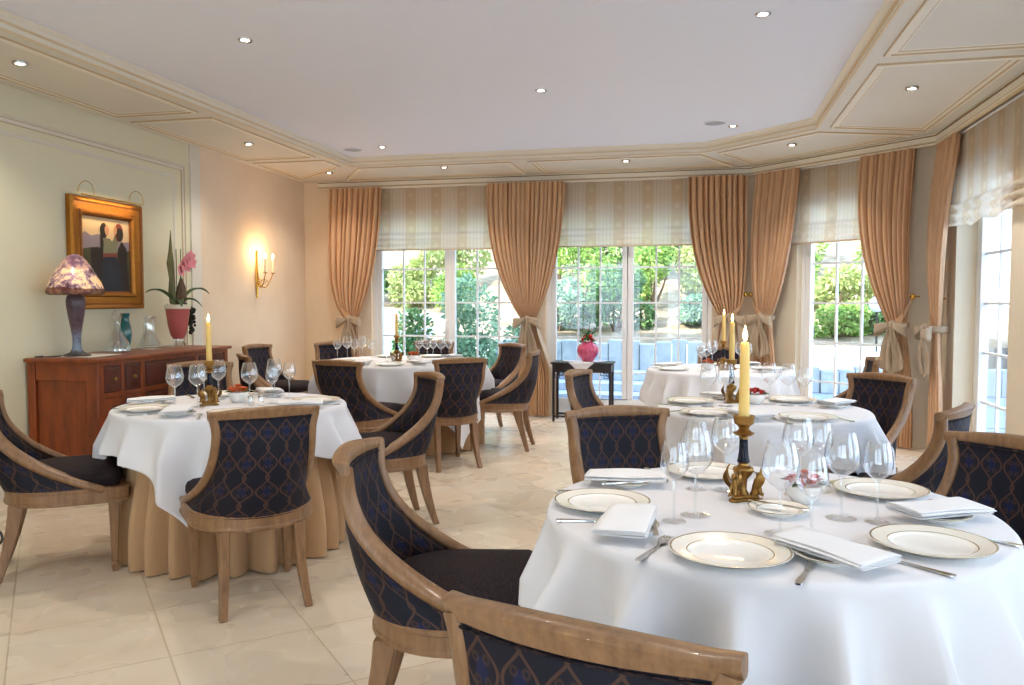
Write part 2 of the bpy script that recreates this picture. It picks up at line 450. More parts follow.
def sweep(mb,path,prof,closed,to3,mats=None,caps=True):
    """sweep a profile (d to the left of travel, h) along a 2-D path with mitred corners; to3(x,y,h)->3-D"""
    n=len(path); rows=[]
    for i,p in enumerate(path):
        p=Vector(p)
        e0=(p-Vector(path[i-1])).normalized() if (closed or i>0) else None
        e1=(Vector(path[(i+1)%n])-p).normalized() if (closed or i<n-1) else None
        if e0 is None: e0=e1
        if e1 is None: e1=e0
        n0=Vector((-e0.y,e0.x)); n1=Vector((-e1.y,e1.x)); m=(n0+n1); m=m/(m.dot(n0))
        rows.append([to3(p.x+m.x*d,p.y+m.y*d,h) for d,h in prof])
    k=len(prof); vs=[q for r in rows for q in r]; b=len(mb.v); mb.v.extend(vs)
    for i in range(n if closed else n-1):
        j=(i+1)%n
        for q in range(k-1):
            mb.f.append([b+i*k+q,b+j*k+q,b+j*k+q+1,b+i*k+q+1]); mb.m.append(mats[q] if mats else 0)
    if not closed and caps:
        mb.f.append([b+q for q in range(k)]); mb.m.append(0)
        mb.f.append([b+(n-1)*k+q for q in reversed(range(k))]); mb.m.append(0)
flat=lambda x,y,h:(x,y,h)
# crown around the raised ceiling (left of travel = towards the centre when going counter-clockwise)
mb=MB()
prof=[(0,ZS-.004),(.012,ZS-.004),(.012,ZS+.006),(.004,ZS+.008),(.004,ZS+.036),(.020,ZS+.040),(.020,ZS+.046),(.012,ZS+.048),(.018,ZS+.070),(.046,ZS+.082),(.046,ZS+.09),(0,ZS+.09)]
sweep(mb,INN,prof,True,flat,[0,0,1,2,0,0,1,2,2,2,0])
struct('trim_1',mb,[M['creamgold'],M['line'],M['frame']],ang=30,weld=False)
# curtain pelmet along back, angled and right walls (its front face is the path)
PEL=[Vector((1.98,-2.5)),Vector((1.98,7.85)),Vector((.53,9.25)),Vector((-4.56,9.25))]
PEL[2]=Vector((.515,9.235)); PEL[3]=Vector((-4.55,9.235)); PEL[1]=Vector((1.975,7.775)); PEL[0]=Vector((1.975,-2.5))
mb=MB()
prof=[(0,ZS),(.012,ZS-.008),(.012,ZS-.016),(.002,ZS-.02),(0,ZS-.024),(0,ZS-.068),(.008,ZS-.072),(.008,ZS-.078),(.014,ZS-.084),(.014,ZS-.1),(-.02,ZS-.1),(-.02,ZS)]
sweep(mb,PEL,prof,False,flat,[2,2,1,1,2,1,0,1,2,0,0])
struct('trim_2',mb,[M['creamgold'],M['line'],M['frame']],ang=30,weld=False)
# soffit panel frames
def frame_prof(w,h): return [(0,0),(.003,h*.7),(.012,h),(w*.35,h),(w*.42,h*.45),(w*.75,h*.4),(w*.85,h*.15),(w,0)]
def panel(path):
    mb=MB(); pr=[(d,ZS-h) for d,h in frame_prof(.085,.018)]
    sweep(mb,path,pr,True,flat,[1,0,0,1,0,1,0]); return mb
def inset_quad(a,b,c,d,m):
    P=[Vector(x) for x in (a,b,c,d)]; out=[]
    for i in range(4):
        p=P[i]; e0=(p-P[i-1]).normalized(); e1=(P[(i+1)%4]-p).normalized()
        n0=Vector((-e0.y,e0.x)); n1=Vector((-e1.y,e1.x)); q=n0+n1; q=q/q.dot(n0)
        out.append(p+q*m)
    return out
def lerp(a,b,t): return a+(b-a)*t
k=3
def soff_panel(a,b,c,d,m=.09):
    global k
    q=inset_quad(a,b,c,d,m)
    struct('trim_%d'%k,panel(q),[M['frame'],M['glaze']],ang=30,weld=False); k+=1
def L_out(y): return Vector((wlx(y)+.02,y))
def L_in(y): return Vector((-3.60-.0101*(y+1.6),y))
ysl=[8.26,7.72,5.72,3.3,.9,-1.6]
soff_panel(P_LB+Vector((.02,-.08)),L_out(7.72+.0),L_in(7.72),INN[4])
for y1,y0 in zip(ysl[1:-1],ysl[2:]):
    soff_panel(L_out(y1),L_out(y0),L_in(y0),L_in(y1))
xs=[-3.70,-1.85,.05]
bo=lambda x:Vector((x,9.23))
soff_panel(Vector((-1.85,9.21)),Vector((-4.3,9.21)),Vector((-3.70,8.26)),Vector((-1.85,8.26)))
soff_panel(Vector((.48,9.21)),Vector((-1.85,9.21)),Vector((-1.85,8.26)),INN[3])
soff_panel(Vector((1.96,7.74)),Vector((.50,9.20)),INN[3],INN[2])
yr=[7.36,5.35,3.3,1.0,-1.6]
for i,(y1,y0) in enumerate(zip(yr[:-1],yr[1:])):
    yo=7.76 if i==0 else y1
    soff_panel(Vector((1.96,y0)),Vector((1.96,yo)),Vector((.95,y1)),Vector((.95,y0)))
# left wall: boiserie panel frame (mouldings on the sage panel) and edge pilaster, baseboards
def on_left(s,z,h):   # s = y along wall, h = projection into the room
    return (wlx(s)+h,s,z)
mb=MB()
pr=[(0,0),(.004,.012),(.012,.022),(.022,.022),(.026,.012),(.05,.012),(.055,.0)]
sweep(mb,[(6.72,.20),(6.72,2.58),(.6,2.58),(.6,.20)],[(d,h) for d,h in pr],True,on_left,[1,0,0,1,0,1])
pr2=[(0,0),(.006,.010),(.02,.010),(.026,0)]
sweep(mb,[(6.56,.34),(6.56,2.47),(.76,2.47),(.76,.34)],pr2,True,on_left,[0,0,0])
struct('trim_%d'%k,mb,[M['cream'],M['glaze']],ang=30,weld=False); k+=1
mb=MB()
for i in range(1): mb.prism([(wlx(6.80),6.80),(wlx(6.96),6.96),(wlx(6.96)+.018,6.96),(wlx(6.80)+.018,6.80)][::-1],0,ZS)
struct('trim_%d'%k,mb,[M['cream'],M['glaze']],ang=30); k+=1
mb=MB(); pr=[(0,0),(.018,0),(.018,.09),(.010,.10),(.010,.112),(0,.12)]
sweep(mb,[(wlx(9.29),9.29),(wlx(-2.5),-2.5)],pr,False,flat,[0,0,0,1,0])
struct('baseboard_left',mb,[M['cream'],M['glaze']],ang=30,weld=False)
mb=MB(); sweep(mb,[(-3.92,YB),(P_LB.x+.02,YB)],pr,False,flat)
struct('baseboard_back',mb,[M['cream']],ang=30,weld=False)
mb=MB(); sweep(mb,[(2.08,6.24),(2.08,5.52)],[(d,h) for d,h in pr],False,flat); sweep(mb,[(2.08,7.84),(2.08,7.51)],pr,False,flat)
struct('baseboard_right',mb,[M['cream']],ang=30,weld=False)

# ------------------------------------------------------------------ windows
def window(name,p0,d,W,z0,z1,leaves,cols,zm,inset=.12,handle=True,doors=True):
    """p0: room-face corner at the opening start, d: unit dir along wall, outward = left of d."""
    d=Vector(d); nrm=Vector((-d.y,d.x))
    root=bpy.data.objects.new(name,None); COL.objects.link(root); root['kind']='structure'
    root.location=(p0[0]+nrm.x*inset,p0[1]+nrm.y*inset,0); root.rotation_euler=(0,0,math.atan2(d.y,d.x))
    F=.045; mb=MB()
    mb.box((W/2,.0,z1-F/2),(W,.09,F)); mb.box((W/2,0,z0+F/2),(W,.09,F))
    mb.box((F/2,0,(z0+z1)/2),(F,.09,z1-z0-2*F)); mb.box((W-F/2,0,(z0+z1)/2),(F,.09,z1-z0-2*F))
    obj('window_frame',mb,M['white'],root,bevel=.004)
    lw=(W-2*F)/leaves
    for q in range(leaves):
        x0=F+q*lw; x1=x0+lw; S=.062; b0=z0+F; b1=z1-F; bb=.11 if doors else S
        mb=MB()
        mb.box(((x0+x1)/2,-.01,b1-S/2),(lw-.004,.066,S)); mb.box(((x0+x1)/2,-.01,b0+bb/2),(lw-.004,.066,bb))
        for xx in (x0+S/2+.002,x1-S/2-.002): mb.box((xx,-.01,(b0+bb+b1-S)/2),(S,.066,b1-S-b0-bb))
        sash=obj('sash',mb,M['white'],root,bevel=.006)
        gx0,gx1,gz0,gz1=x0+S,x1-S,b0+bb,b1-S
        mb=MB(); mb.box(((gx0+gx1)/2,0,(gz0+gz1)/2),(gx1-gx0+.01,.008,gz1-gz0+.01))
        obj('glass_pane',mb,M['pane'],sash)
        mb=MB()
        for c in range(1,cols): mb.box((gx0+(gx1-gx0)*c/cols,0,(gz0+gz1)/2),(.02,.026,gz1-gz0))
        for z in zm:
            if gz0+.05<z<gz1-.05: mb.box(((gx0+gx1)/2,0,z),(gx1-gx0,.0264,.02))
        obj('muntin',mb,M['muntin'],sash)
        if handle and q==0 and leaves>1:
            mb=MB(); mb.box((x1-.03,-.047,1.07),(.026,.008,.15)); mb.tube([(x1-.03,-.05,1.1),(x1-.03,-.085,1.1),(x1-.03,-.09,1.085),(x1-.03,-.09,.99)],.008,8)
            obj('handle',mb,M['white'],sash)
    return root
ZM=[2.12,1.715,1.31,.905,.50]
dB=Vector((1,0)); dA=(P_AR-P_BR).normalized(); dR=Vector((0,-1))
window('window_1',(-3.90,YB),dB,1.95,.04,WT,2,3,ZM)
window('window_2',(-1.74,YB),dB,1.87,.04,WT,2,3,ZM)
pa=P_BR+dA*.48
window('window_3',pa,dA,1.08,.04,WT,1,3,ZM,handle=False)
for i,(a,b) in enumerate(ro):
    window('window_%d'%(4+i),(2.08,a),dR,a-b,.12,WT,1 if i==0 else 2,3,ZM,inset=.2,handle=False,doors=False)
window('window_8',(2.08-.6,-2.6),Vector((-1,0)),2.4,.12,WT,2,3,ZM,handle=False)
window('window_9',(2.08-3.5,-2.6),Vector((-1,0)),2.4,.12,WT,2,3,ZM,handle=False)
# inner window sills / thresholds
mb=MB()
for a,b in ob: mb.box(((a+b)/2,YB+.05,.02),(b-a,.14,.045))
struct('trim_%d'%k,mb,M['white'],bevel=.004); k+=1

# ------------------------------------------------------------------ roman blinds
def blind(label,p0,d,W,ztop,zbot,scallop=0,off=.0):
    d=Vector(d).normalized(); nr=Vector((d.y,-d.x))   # towards the room
    root=thing('roman_blind',label,'blind',(p0[0],p0[1],ztop),math.atan2(d.y,d.x),'striped roman blinds over the windows')
    H=ztop-zbot
    def sh(u,v):
        x=u*W; z=-v*H
        y=-.004*sin(u*40)
        fz=H-.20
        if v*H>fz:
            w=(v*H-fz)/.20
            y-=.022*abs(sin(w*PI*3))+.012*w
            if scallop: y-=.035*abs(sin(w*PI*2.5+sin(u*26)*.7))*(.6+.4*sin(u*19)); z+=.02*w*sin(u*W*7.5)*sin(u*W*3)+.008*w*sin(u*31)
        return (x,y,z)
    mb=MB(); mb.grid(sh,int(W*60),70,uv=lambda u,v:(u*W,-v*H))
    obj('blind_fabric',mb,M['blind'],root,ang=0)
    mb=MB(); mb.tube([(0,.0,.0),(W,.0,.0)],.012,8); obj('headrail',mb,M['white'],root)
    if not scallop:
        mb=MB(); mb.box((W/2,-.012,-H-.004),(W,.012,.016)); obj('bottom_bar',mb,M['lining'],root,bevel=.003)
    return root
blind('striped roman blind over the left-hand pair of glass doors',(-3.86,9.285),(1,0),1.87,2.69,1.945)
blind('striped roman blind over the right-hand pair of glass doors',(-1.70,9.285),(1,0),1.80,2.69,1.955)
ba=P_BR+dA*.42+Vector((-.707,-.707))*.015
blind('narrow striped roman blind on the angled wall window',ba,dA,1.18,2.69,1.925)
blind('striped roman blind with gathered scalloped bottom on the right wall',(2.05,7.55),dR,1.95,2.69,1.93,scallop=1)

# ------------------------------------------------------------------ curtains
def bow_parts(root,c,big=1.0,turn=0):
    cx,cy,cz=c
    mb=MB(); mb.ball((cx,cy-.02,cz),(.035*big,.035*big,.04*big),14,10); bw=obj('bow',mb,M['bow'],root)
    for s in (-1,1):
        mb=MB()
        def lp(u,v,s=s):
            a=u*2*PI; w=(v-.5)*2
            r=.5-.5*cos(a)
            x=s*(.02+.135*big*(.5-.5*cos(a)))
            y=-.03-.042*big*sin(a)-.02*r
            z=w*.056*big*(.3+.7*r)*(1+.15*sin(a*2))-.055*r
            return (cx+x,cy+y,cz+z)
        mb.grid(lp,24,4); obj('bow_loop',mb,M['bow'],bw,solid=.004,ang=0)
        mb=MB()
        def tl(u,v,s=s):
            w=(u-.5)
            x=s*(.015+.05*v)*big+w*(.04+.09*v)*big; z=-.42*big*v*(1-.12*w*s)
            y=-.03-.02*sin(v*5+s)+.012*cos(w*9)
            return (cx+x,cy+y,cz+z)
        mb.grid(tl,8,16); obj('bow_tail',mb,M['bow'],bw,solid=.003,ang=0)

def curtain(label,p0,d,W,tie,ztop=2.68,ztie=1.11,tw=.16,mode=0,hook=None,n=9,depth=.075,lo_w=.30,lo_c=None,bulge=2.6,amp=1.0,side=0,lining=False):
    """p0 left end of the heading, d along wall; tie = distance along wall of the gathered point.
    mode 0: symmetric gather. Local x along wall, -y into the room."""
    d=Vector(d).normalized()
    root=thing('curtain',label,'curtain',(p0[0],p0[1],0),math.atan2(d.y,d.x),'terracotta silk curtains tied back with bows')
    H=ztop-ztie
    lo_c=tie if lo_c is None else lo_c
    def edges(z):
        if z>=ztie:
            q=(ztop-z)/H
            g=q**bulge                                     # 0 at top -> 1 at tie
            g=.9*g+.1*q*q*q
            gl=q**7 if side==-1 else g; gr=q**7 if side==1 else g
            a=(tie-tw/2)*gl; b=W+(tie+tw/2-W)*gr
        else:
            q=(ztie-z)/ztie; e=min(1,q*1.6); e=e*e*(3-2*e)
            ww=tw+(lo_w-tw)*e; cc=tie+(lo_c-tie)*e
            a=cc-ww/2; b=cc+ww/2
        return a,b
    def sh(u,v):
        z=ztop-v*(ztop-.015)
        a,b=edges(z)
        uu=u+.012*sin(u*2*PI*n)
        ph=2*PI*n*u
        jit=.6*sin(u*17+v*3)+.4*sin(u*41)
        A=depth*(.55+.45*min(1,(b-a)/W*1.0))*(.75+.25*sin(u*23))*amp
        if z<ztop-.02: A*=1
        y=-.02+A*(1.0-2.0*abs(cos(ph/2+.5*jit))**.8)*.75
        # sag: cloth billows into the room midway down to the tie
        if z>=ztie:
            q=(ztop-z)/H; y-=.05*sin(PI*min(1,q))**1.0+.03*q
        else: y-=.03
        return (a+(b-a)*uu,y,z)
    mb=MB(); mb.grid(sh,n*16,90); obj('drape',mb,M['curtain'],root,ang=0)
    mb=MB()
    def lo(u,v):
        z=ztie-.03-v*(ztie-.05); a,b=edges(z)
        return (a+(b-a)*(.72+.36*u)+.02,-.03-.045*cos(u*9+v)-.03*u, z)
    if lining: mb.grid(lo,18,30); obj('lining',mb,M['lining'],root,solid=.002,ang=0)
    # band around the gather
    mb=MB()
    ring=[(tie+(tw/2+.015)*cos(t*PI/12),-.045+.075*sin(t*PI/12),ztie) for t in range(25)]
    rings=[]
    for t in range(24):
        a=t*PI/12; cx_,sy_=cos(a),sin(a)
        rings.append([(tie+(tw/2+.004+o)*cx_,-.045+(.078+o)*sy_,ztie+h) for o,h in ((0,-.03),(.012,-.02),(.014,.02),(0,.03))])
    rings.append(rings[0]); mb.loft(rings,True,False,False); obj('tieback_band',mb,M['bow'],root)
    bow_parts(root,(tie,-.115,ztie+.01))
    if hook is not None:
        hx,hz=hook
        mb=MB(); mb.tube([(hx,.045,hz),(hx,-.05,hz)],.008,8); mb.ball((hx,-.06,hz),(.026,.018,.026),14,10); obj('curtain_knob',mb,M['brass'],root)
        mb=MB()
        t0=Vector((tie,-.10,ztie)); t1=Vector((hx,-.045,hz))
        pts=[t0.lerp(t1,i/8)+Vector((0,-.015*sin(PI*i/8),-.05*sin(PI*i/8))) for i in range(9)]
        rg=[]
        for i,p in enumerate(pts):
            wd=.05-.034*i/8
            rg.append([(p.x,p.y-.006,p.z-wd),(p.x,p.y+.006,p.z-wd),(p.x,p.y+.006,p.z+wd),(p.x,p.y-.006,p.z+wd)])
        mb.loft(rg); obj('tieback_strap',mb,M['curtain'],root)
    return root
yc=9.20
curtain('terracotta curtain in the left back corner, tied at its left with a bow',(-4.36,yc),(1,0),.66,.27,side=-1,hook=(.08,1.42),n=10,lo_w=.32,lo_c=.22,bulge=2.7)
curtain('wide terracotta curtain between the two pairs of glass doors, tied in the middle',(-2.40,yc),(1,0),.90,.485,ztie=1.115,n=17,lining=True,lo_w=.46,lo_c=.52,bulge=2.4)
curtain('terracotta curtain at the right end of the glass doors, tied towards the room corner',(-.14,yc),(1,0),.62,.44,ztie=1.15,side=1,tw=.18,hook=(.62,1.40),n=10,lo_w=.30,lo_c=.45,bulge=2.7)
pc=Vector((.56,9.255))+Vector((-.707,-.707))*.03+dA*.10
curtain('terracotta curtain on the left of the angled wall window, tied at the corner side',pc,dA,.54,.15,ztie=1.16,side=-1,hook=(-.05,1.40),n=10,lo_w=.30,lo_c=.15,bulge=2.7)
pc=Vector((.56,9.255))+Vector((-.707,-.707))*.03+dA*1.345
curtain('terracotta curtain on the right of the angled wall window, tied towards the right wall',pc,dA,.53,.41,ztie=1.11,side=1,hook=(.55,1.37),n=10,lo_w=.30,lo_c=.42,bulge=2.4)
curtain('narrow terracotta curtain seen edge-on on the right wall, tied with a grey bow',(2.03,7.76),dR,.52,.14,ztie=1.09,side=-1,hook=(.02,1.35),n=7,lo_w=.30,lo_c=.17,bulge=2.0,depth=.05)

# ------------------------------------------------------------------ ceiling lights
def downlight(x,y,z,label,power=1.0,warm=0):
    t=thing('ceiling_downlight',label,'downlight',(x,y,z-(.010 if z<2.8 else 0)),0,'recessed halogen downlights in the ceiling')
    mb=MB(); mb.lathe([(.028,.006),(.030,-.004),(.040,-.007),(.044,-.002),(.044,.012)],24); obj('trim_ring',mb,M['chrome'],t)
    mb=MB(); mb.lathe([(0,-.003),(.02,-.002),(.0285,.003)],20); obj('bulb',mb,M['bulb'],t)
    ld=bpy.data.lights.new('downlight_spot','SPOT'); ld.energy=POWER*power; ld.spot_size=math.radians(118); ld.spot_blend=.9; ld.shadow_soft_size=.05
    ld.color=(1,.90,.78) if warm else (1,.94,.87)
    lo=bpy.data.objects.new('downlight_spot',ld); COL.objects.link(lo); lo.parent=t; lo.location=(0,0,-.03)
POWER=46
DL=[(-2.637,4.421,ZC,'recessed downlight in the white ceiling at upper left, above the left table'),
 (-1.153,5.949,ZC,'recessed downlight in the middle of the flat white ceiling'),
 (.312,4.652,ZC,'recessed downlight at the top right of the flat white ceiling'),
 (-3.12,7.747,ZC,'recessed downlight in the white ceiling beside the left round speaker grille'),
 (.266,7.521,ZC,'recessed downlight in the white ceiling beside the right round speaker grille'),
 (-4.042,4.232,ZS,'recessed downlight in the panelled ceiling border at the far left edge'),
 (-4.055,6.837,ZS,'recessed downlight in the panelled border above the peach wall sconce'),
 (-4.086,8.56,ZS,'recessed downlight in the ceiling border at the left back corner'),
 (-2.709,8.491,ZS,'recessed downlight in the ceiling border above the left glass doors'),
 (-.759,8.524,ZS,'recessed downlight in the ceiling border above the right glass doors'),
 (.812,8.007,ZS,'recessed downlight in the ceiling border above the angled window'),
 (1.385,6.076,ZS,'recessed downlight in the wide right ceiling border panel')]
for i,(x,y,z,l) in enumerate(DL): downlight(x,y,z,l,.55 if 5<=i<=7 else 1,1 if 5<=i<=8 else 0)
for x,y in ((-2.6,1.6),(-1.0,2.4),(.3,2.0),(-1.2,-.2)): downlight(x,y,ZC,'added fill downlight in the white ceiling, out of view',.6)  # out-of-view lamps added to brighten the room
for x,y,l in ((-3.448,7.782,'round grey ceiling speaker grille near the left back corner'),(.108,7.319,'round grey ceiling speaker grille near the right back corner')):
    mb=MB(); mb.lathe([(0,-.008),(.075,-.008),(.083,-.011),(.092,-.009),(.095,0)],32)
    t=thing('ceiling_speaker',l,'speaker',(x,y,ZC)); obj('grille',mb,M['mesh'],t)
    mb=MB(); mb.lathe([(.088,-.012),(.098,-.010),(.101,0)],32); obj('rim',mb,M['ceil'],t)

# ------------------------------------------------------------------ chair prototype (faces +Y)
CZ0,CZ1=.415,.858
def c_base(s):
    a=abs(s); sg=1 if s>=0 else -1
    if a<=.6:
        f=a/.6*PI/2; return (sg*.248*sin(f),-.02-.235*cos(f))
    return (sg*(.248+.004*(a-.6)/.4),-.02+.20*(a-.6)/.4)
def c_top(s): return (.198*s,-.338+.032*s*s)
def c_pt(s,t,off=0.0):
    w=(1-t)**2.5
    b=c_base(s); q=c_top(s); fl=.016*max(0,(t-.8)/.2)**2*s
    p=Vector((q[0]+(b[0]-q[0])*w+fl,q[1]+(b[1]-q[1])*w,CZ0+(CZ1-CZ0)*t))
    return p
def c_nrm(s,t):
    e=.004
    a=c_pt(min(1,s+e),t)-c_pt(max(-1,s-e),t); b=c_pt(s,min(1,t+e))-c_pt(s,max(0,t-e))
    n=a.cross(b); return n.normalized()   # points outward (back)? fixed below
def make_chair():
    root=thing('dining_chair','x','chair',(0,0,0),0,'navy brocade gondola chairs around the tables')
    # upholstered shell
    NU,NV=40,20; S=.94
    sgn=1
    if c_nrm(0,.5).y>0: sgn=-1
    mb=MB()
    arc=[0]
    ss=[-S+2*S*i/NU for i in range(NU+1)]
    for i in range(NU): arc.append(arc[-1]+.46*(1/NU))
    for side,o in ((0,.016),(1,-.014)):
        def f(u,v,o=o):
            s=-S+2*S*u; t=.0+.985*v; bul=1+.5*sin(PI*u)*sin(PI*v)
            return c_pt(s,t)+c_nrm(s,t)*sgn*o*bul
        mb.grid(f,NU,NV,uv=lambda u,v:((u-.5)*(.42+.5*(1-v)**2.2),v*.43))
    # close the rim
    W=NU+1; b2=W*(NV+1)
    def rim(idx):
        for a,b in zip(idx[:-1],idx[1:]):
            mb.f.append([a,b,b2+b,b2+a]); mb.m.append(0)
    rim(list(range(W))); rim([NV*W+i for i in range(W)]); rim([j*W for j in range(NV+1)]); rim([j*W+NU for j in range(NV+1)])
    br=obj('backrest',mb,M['brocade'],root,ang=60)
    for o_ in (.019,-.017):
        mb=MB(); mb.tube([c_pt(-.9+1.8*i/40,.962)+c_nrm(-.9+1.8*i/40,.962)*sgn*o_ for i in range(41)],[.0035 if i%2 else .0022 for i in range(41)],6)
        obj('gimp_braid',mb,M['seat'],br)
    # stiles: sweep a rounded rectangle down the curved edge
    for sg in (-1,1):
        rings=[]
        for i in range(25):
            t=1-i/24
            p=c_pt(.975*sg,t); e=.01
            tan=(c_pt(.975*sg,min(1,t+e))-c_pt(.975*sg,max(0,t-e))).normalized()
            nn=c_nrm(.97*sg,t)*sgn; sd=tan.cross(nn).normalized()*sg
            wd=.019; th=.024+.004*(1-t)
            if t<.04: th*=.8
            ring=[]
            for a in range(12):
                an=2*PI*a/12; cx_,sy_=cos(an),sin(an)
                cx_=math.copysign(abs(cx_)**.55,cx_); sy_=math.copysign(abs(sy_)**.55,sy_)
                ring.append(p+sd*(wd*cx_)+nn*(th*sy_))
            rings.append(ring)
        # run-out of the arm onto the front of the seat rail
        p=c_pt(.975*sg,0); 
        for yy,zz,sc in ((.215,.412,.9),(.245,.405,.7)):
            rings.append([Vector((sg*.252+.019*sc*cos(2*PI*a/12),yy,zz+.02*sc*sin(2*PI*a/12))) for a in range(12)])
        mb=MB(); mb.loft(rings); obj('stile',mb,M['oak'],root,ang=50)
    # top rail
    rings=[]
    N=28
    for i in range(N+1):
        s=-1.15+2.30*i/N
        x=.198*s; y=-.338+.032*s*s-.004
        fl=max(0,abs(s)-.9)/.26
        zb=CZ1-.010-.006*fl; zt=.880+.014*(1-min(1,s*s))+.002*fl
        zm=(zb+zt)/2; h=(zt-zb)/2*(1-.15*fl**3)
        prof=[(-.024,-1),(-.03,-.3),(-.040,.25),(-.043,.6),(-.036,.92),(-.015,1.0),(.006,.97),(.017,.7),(.02,.1),(.02,-.6),(.014,-1)]
        sc=1-.25*fl**2
        rings.append([Vector((x,y+dy*sc*.8,zm+h*q)) for dy,q in prof])
    mb=MB(); mb.loft(rings); obj('top_rail',mb,M['oak'],root,ang=50)
    # seat rail: closed outline
    def outline(off,front=.262):
        pts=[]
        for i in range(33):
            s=-1+2*i/32; b=c_base(s); 
            e=.01; q0=Vector(c_base(max(-1,s-e))); q1=Vector(c_base(min(1,s+e))); t=(q1-q0).normalized(); nv=Vector((t.y,-t.x))
            pts.append((b[0]+nv.x*off,b[1]+nv.y*off))
        w=.252+off
        pts+= [(w,front-.03),(w-.025,front+off)]
        for i in range(1,6): 
            x=(w-.025)*(1-i/3); pts.append((x,front+off+.008*(1-(x/w)**2)))
        pts.append((-w,front-.03))
        return pts
    o1,o2=outline(.014),outline(-.02); o3=outline(.019)
    mb=MB()
    prof=[(o2,.352),(o1,.352),(o3,.356),(o3,.368),(o1,.374),(o1,.410),(o3,.414),(o3,.424),(o1,.428),(o2,.428)]
    rings=[[(x,y,z) for x,y in o] for o,z in prof]; rings.append(rings[0])
    mb.loft(rings,True,False,False); obj('seat_rail',mb,M['oak'],root,ang=35)
    # cushion
    oc=outline(-.004,.252); cx0=sum(p[0] for p in oc)/len(oc); cy0=.02
    mb=MB(); rings=[]
    for sc,z in ((.93,.40),(.965,.43),(.99,.455),(.985,.478),(.95,.497),(.86,.512),(.66,.522),(.4,.527),(.15,.529)):
        rings.append([(x*sc,cy0+(y-cy0)*sc,z) for x,y in oc])
    mb.loft(rings); obj('seat_cushion',mb,M['seat'],root,ang=60)
    # rear sabre legs
    for sg in (-1,1):
        rings=[]
        for i in range(11):
            q=i/10; z=.36*(1-q)
            y=-.205-.085*q**1.9-.01*sin(PI*q); x=sg*(.158+.022*q*q)
            w=.022-.006*q; dth=.034-.017*q
            rings.append([(x-w,y-dth,z),(x+w,y-dth,z),(x+w,y+dth,z),(x-w,y+dth,z)])
        mb=MB(); mb.loft(rings); obj('leg',mb,M['oak'],root,bevel=.005,ang=50)
    for sg in (-1,1):
        x,y=sg*.215,.212
        rings=[]
        for z,w in ((.37,.023),(.30,.0225),(.285,.0215),(.06,.0155),(.058,.012),(.046,.012),(.044,.017),(.03,.0165),(.0,.011)):
            rings.append([(x-w,y-w,z),(x,y-w*1.05,z),(x+w,y-w,z),(x+w*1.05,y,z),(x+w,y+w,z),(x,y+w*1.05,z),(x-w,y+w,z),(x-w*1.05,y,z)])
        mb=MB(); mb.loft(rings); obj('leg',mb,M['oak'],root,bevel=.002,ang=35)
    return root
chair0=make_chair()
note_kids()
CH=[ # centre x,y, facing dx,dy, label
 (-3.10,3.46,.78,.626,'navy oak chair at the far left edge, seen side-on facing right'),
 (-1.98,3.30,-.68,.73,'oak chair with patterned back to the viewer, in front of the left table'),
 (-3.36,5.02,.6,-.8,'chair behind the left table, in front of the sideboard, facing the viewer'),
 (-1.86,4.55,-.79,-.62,'chair right of the left table, turned left, curved side frame showing'),
 (-2.58,5.95,.22,.975,'chair with its back to the viewer at left front of the back left table'),
 (-2.02,6.32,-.66,.75,'upright chair with back to the viewer, right front of the back left table'),
 (-1.77,7.16,-.997,-.06,'chair seen exactly side-on, facing left beside the middle curtain and console table'),
 (-2.10,8.02,-.66,-.75,'chair angled left just behind the side-on chair by the middle curtain'),
 (-2.86,8.30,.03,-1,'chair beyond the back left table, its back seen through five wine glasses'),
 (-3.68,7.97,.62,-.78,'chair beyond the back left table, close to the corner curtain'),
 (-3.45,6.30,.78,.62,'nearer of two chairs by the peach wall, left of the back left table'),
 (-4.08,7.46,1,-.1,'farther of two chairs by the peach wall, under the wall sconce'),
 (-.695,2.35,.985,.17,'large foreground chair with navy seat, facing right to the front table'),
 (-.068,1.418,.29,.957,'nearest chair, cut by the bottom edge, only top rail and back visible'),
 (-.18,3.10,.48,-.88,'navy chair at far left side of the front table, facing the viewer'),
 (.745,2.715,-.785,-.62,'dark chair at the right picture edge, right of the front table'),
 (.786,3.92,-.88,.48,'chair lit blue by daylight, behind the dark chair at the right edge'),
 (.84,5.08,-.74,-.67,'chair right of the middle right table, dark panel before the angled window curtain'),
 (-.44,5.08,.98,-.163,'small chair in front of the dark console table with pink vase'),
 (1.02,6.90,-1,.05,'chair of which only a corner shows above the one by the angled window'),
 (.2,7.86,.0,-1,'dark chair beyond the farthest right table, behind two candle flames'),
]
for i,(x,y,dx,dy,l) in enumerate(CH):
    rz=math.atan2(dy,dx)-PI/2; 
    if i==0: chair0.location=(x,y,0); chair0.rotation_euler=(0,0,rz); chair0['label']=l
    else: dup(chair0,(x,y,0),rz,l)

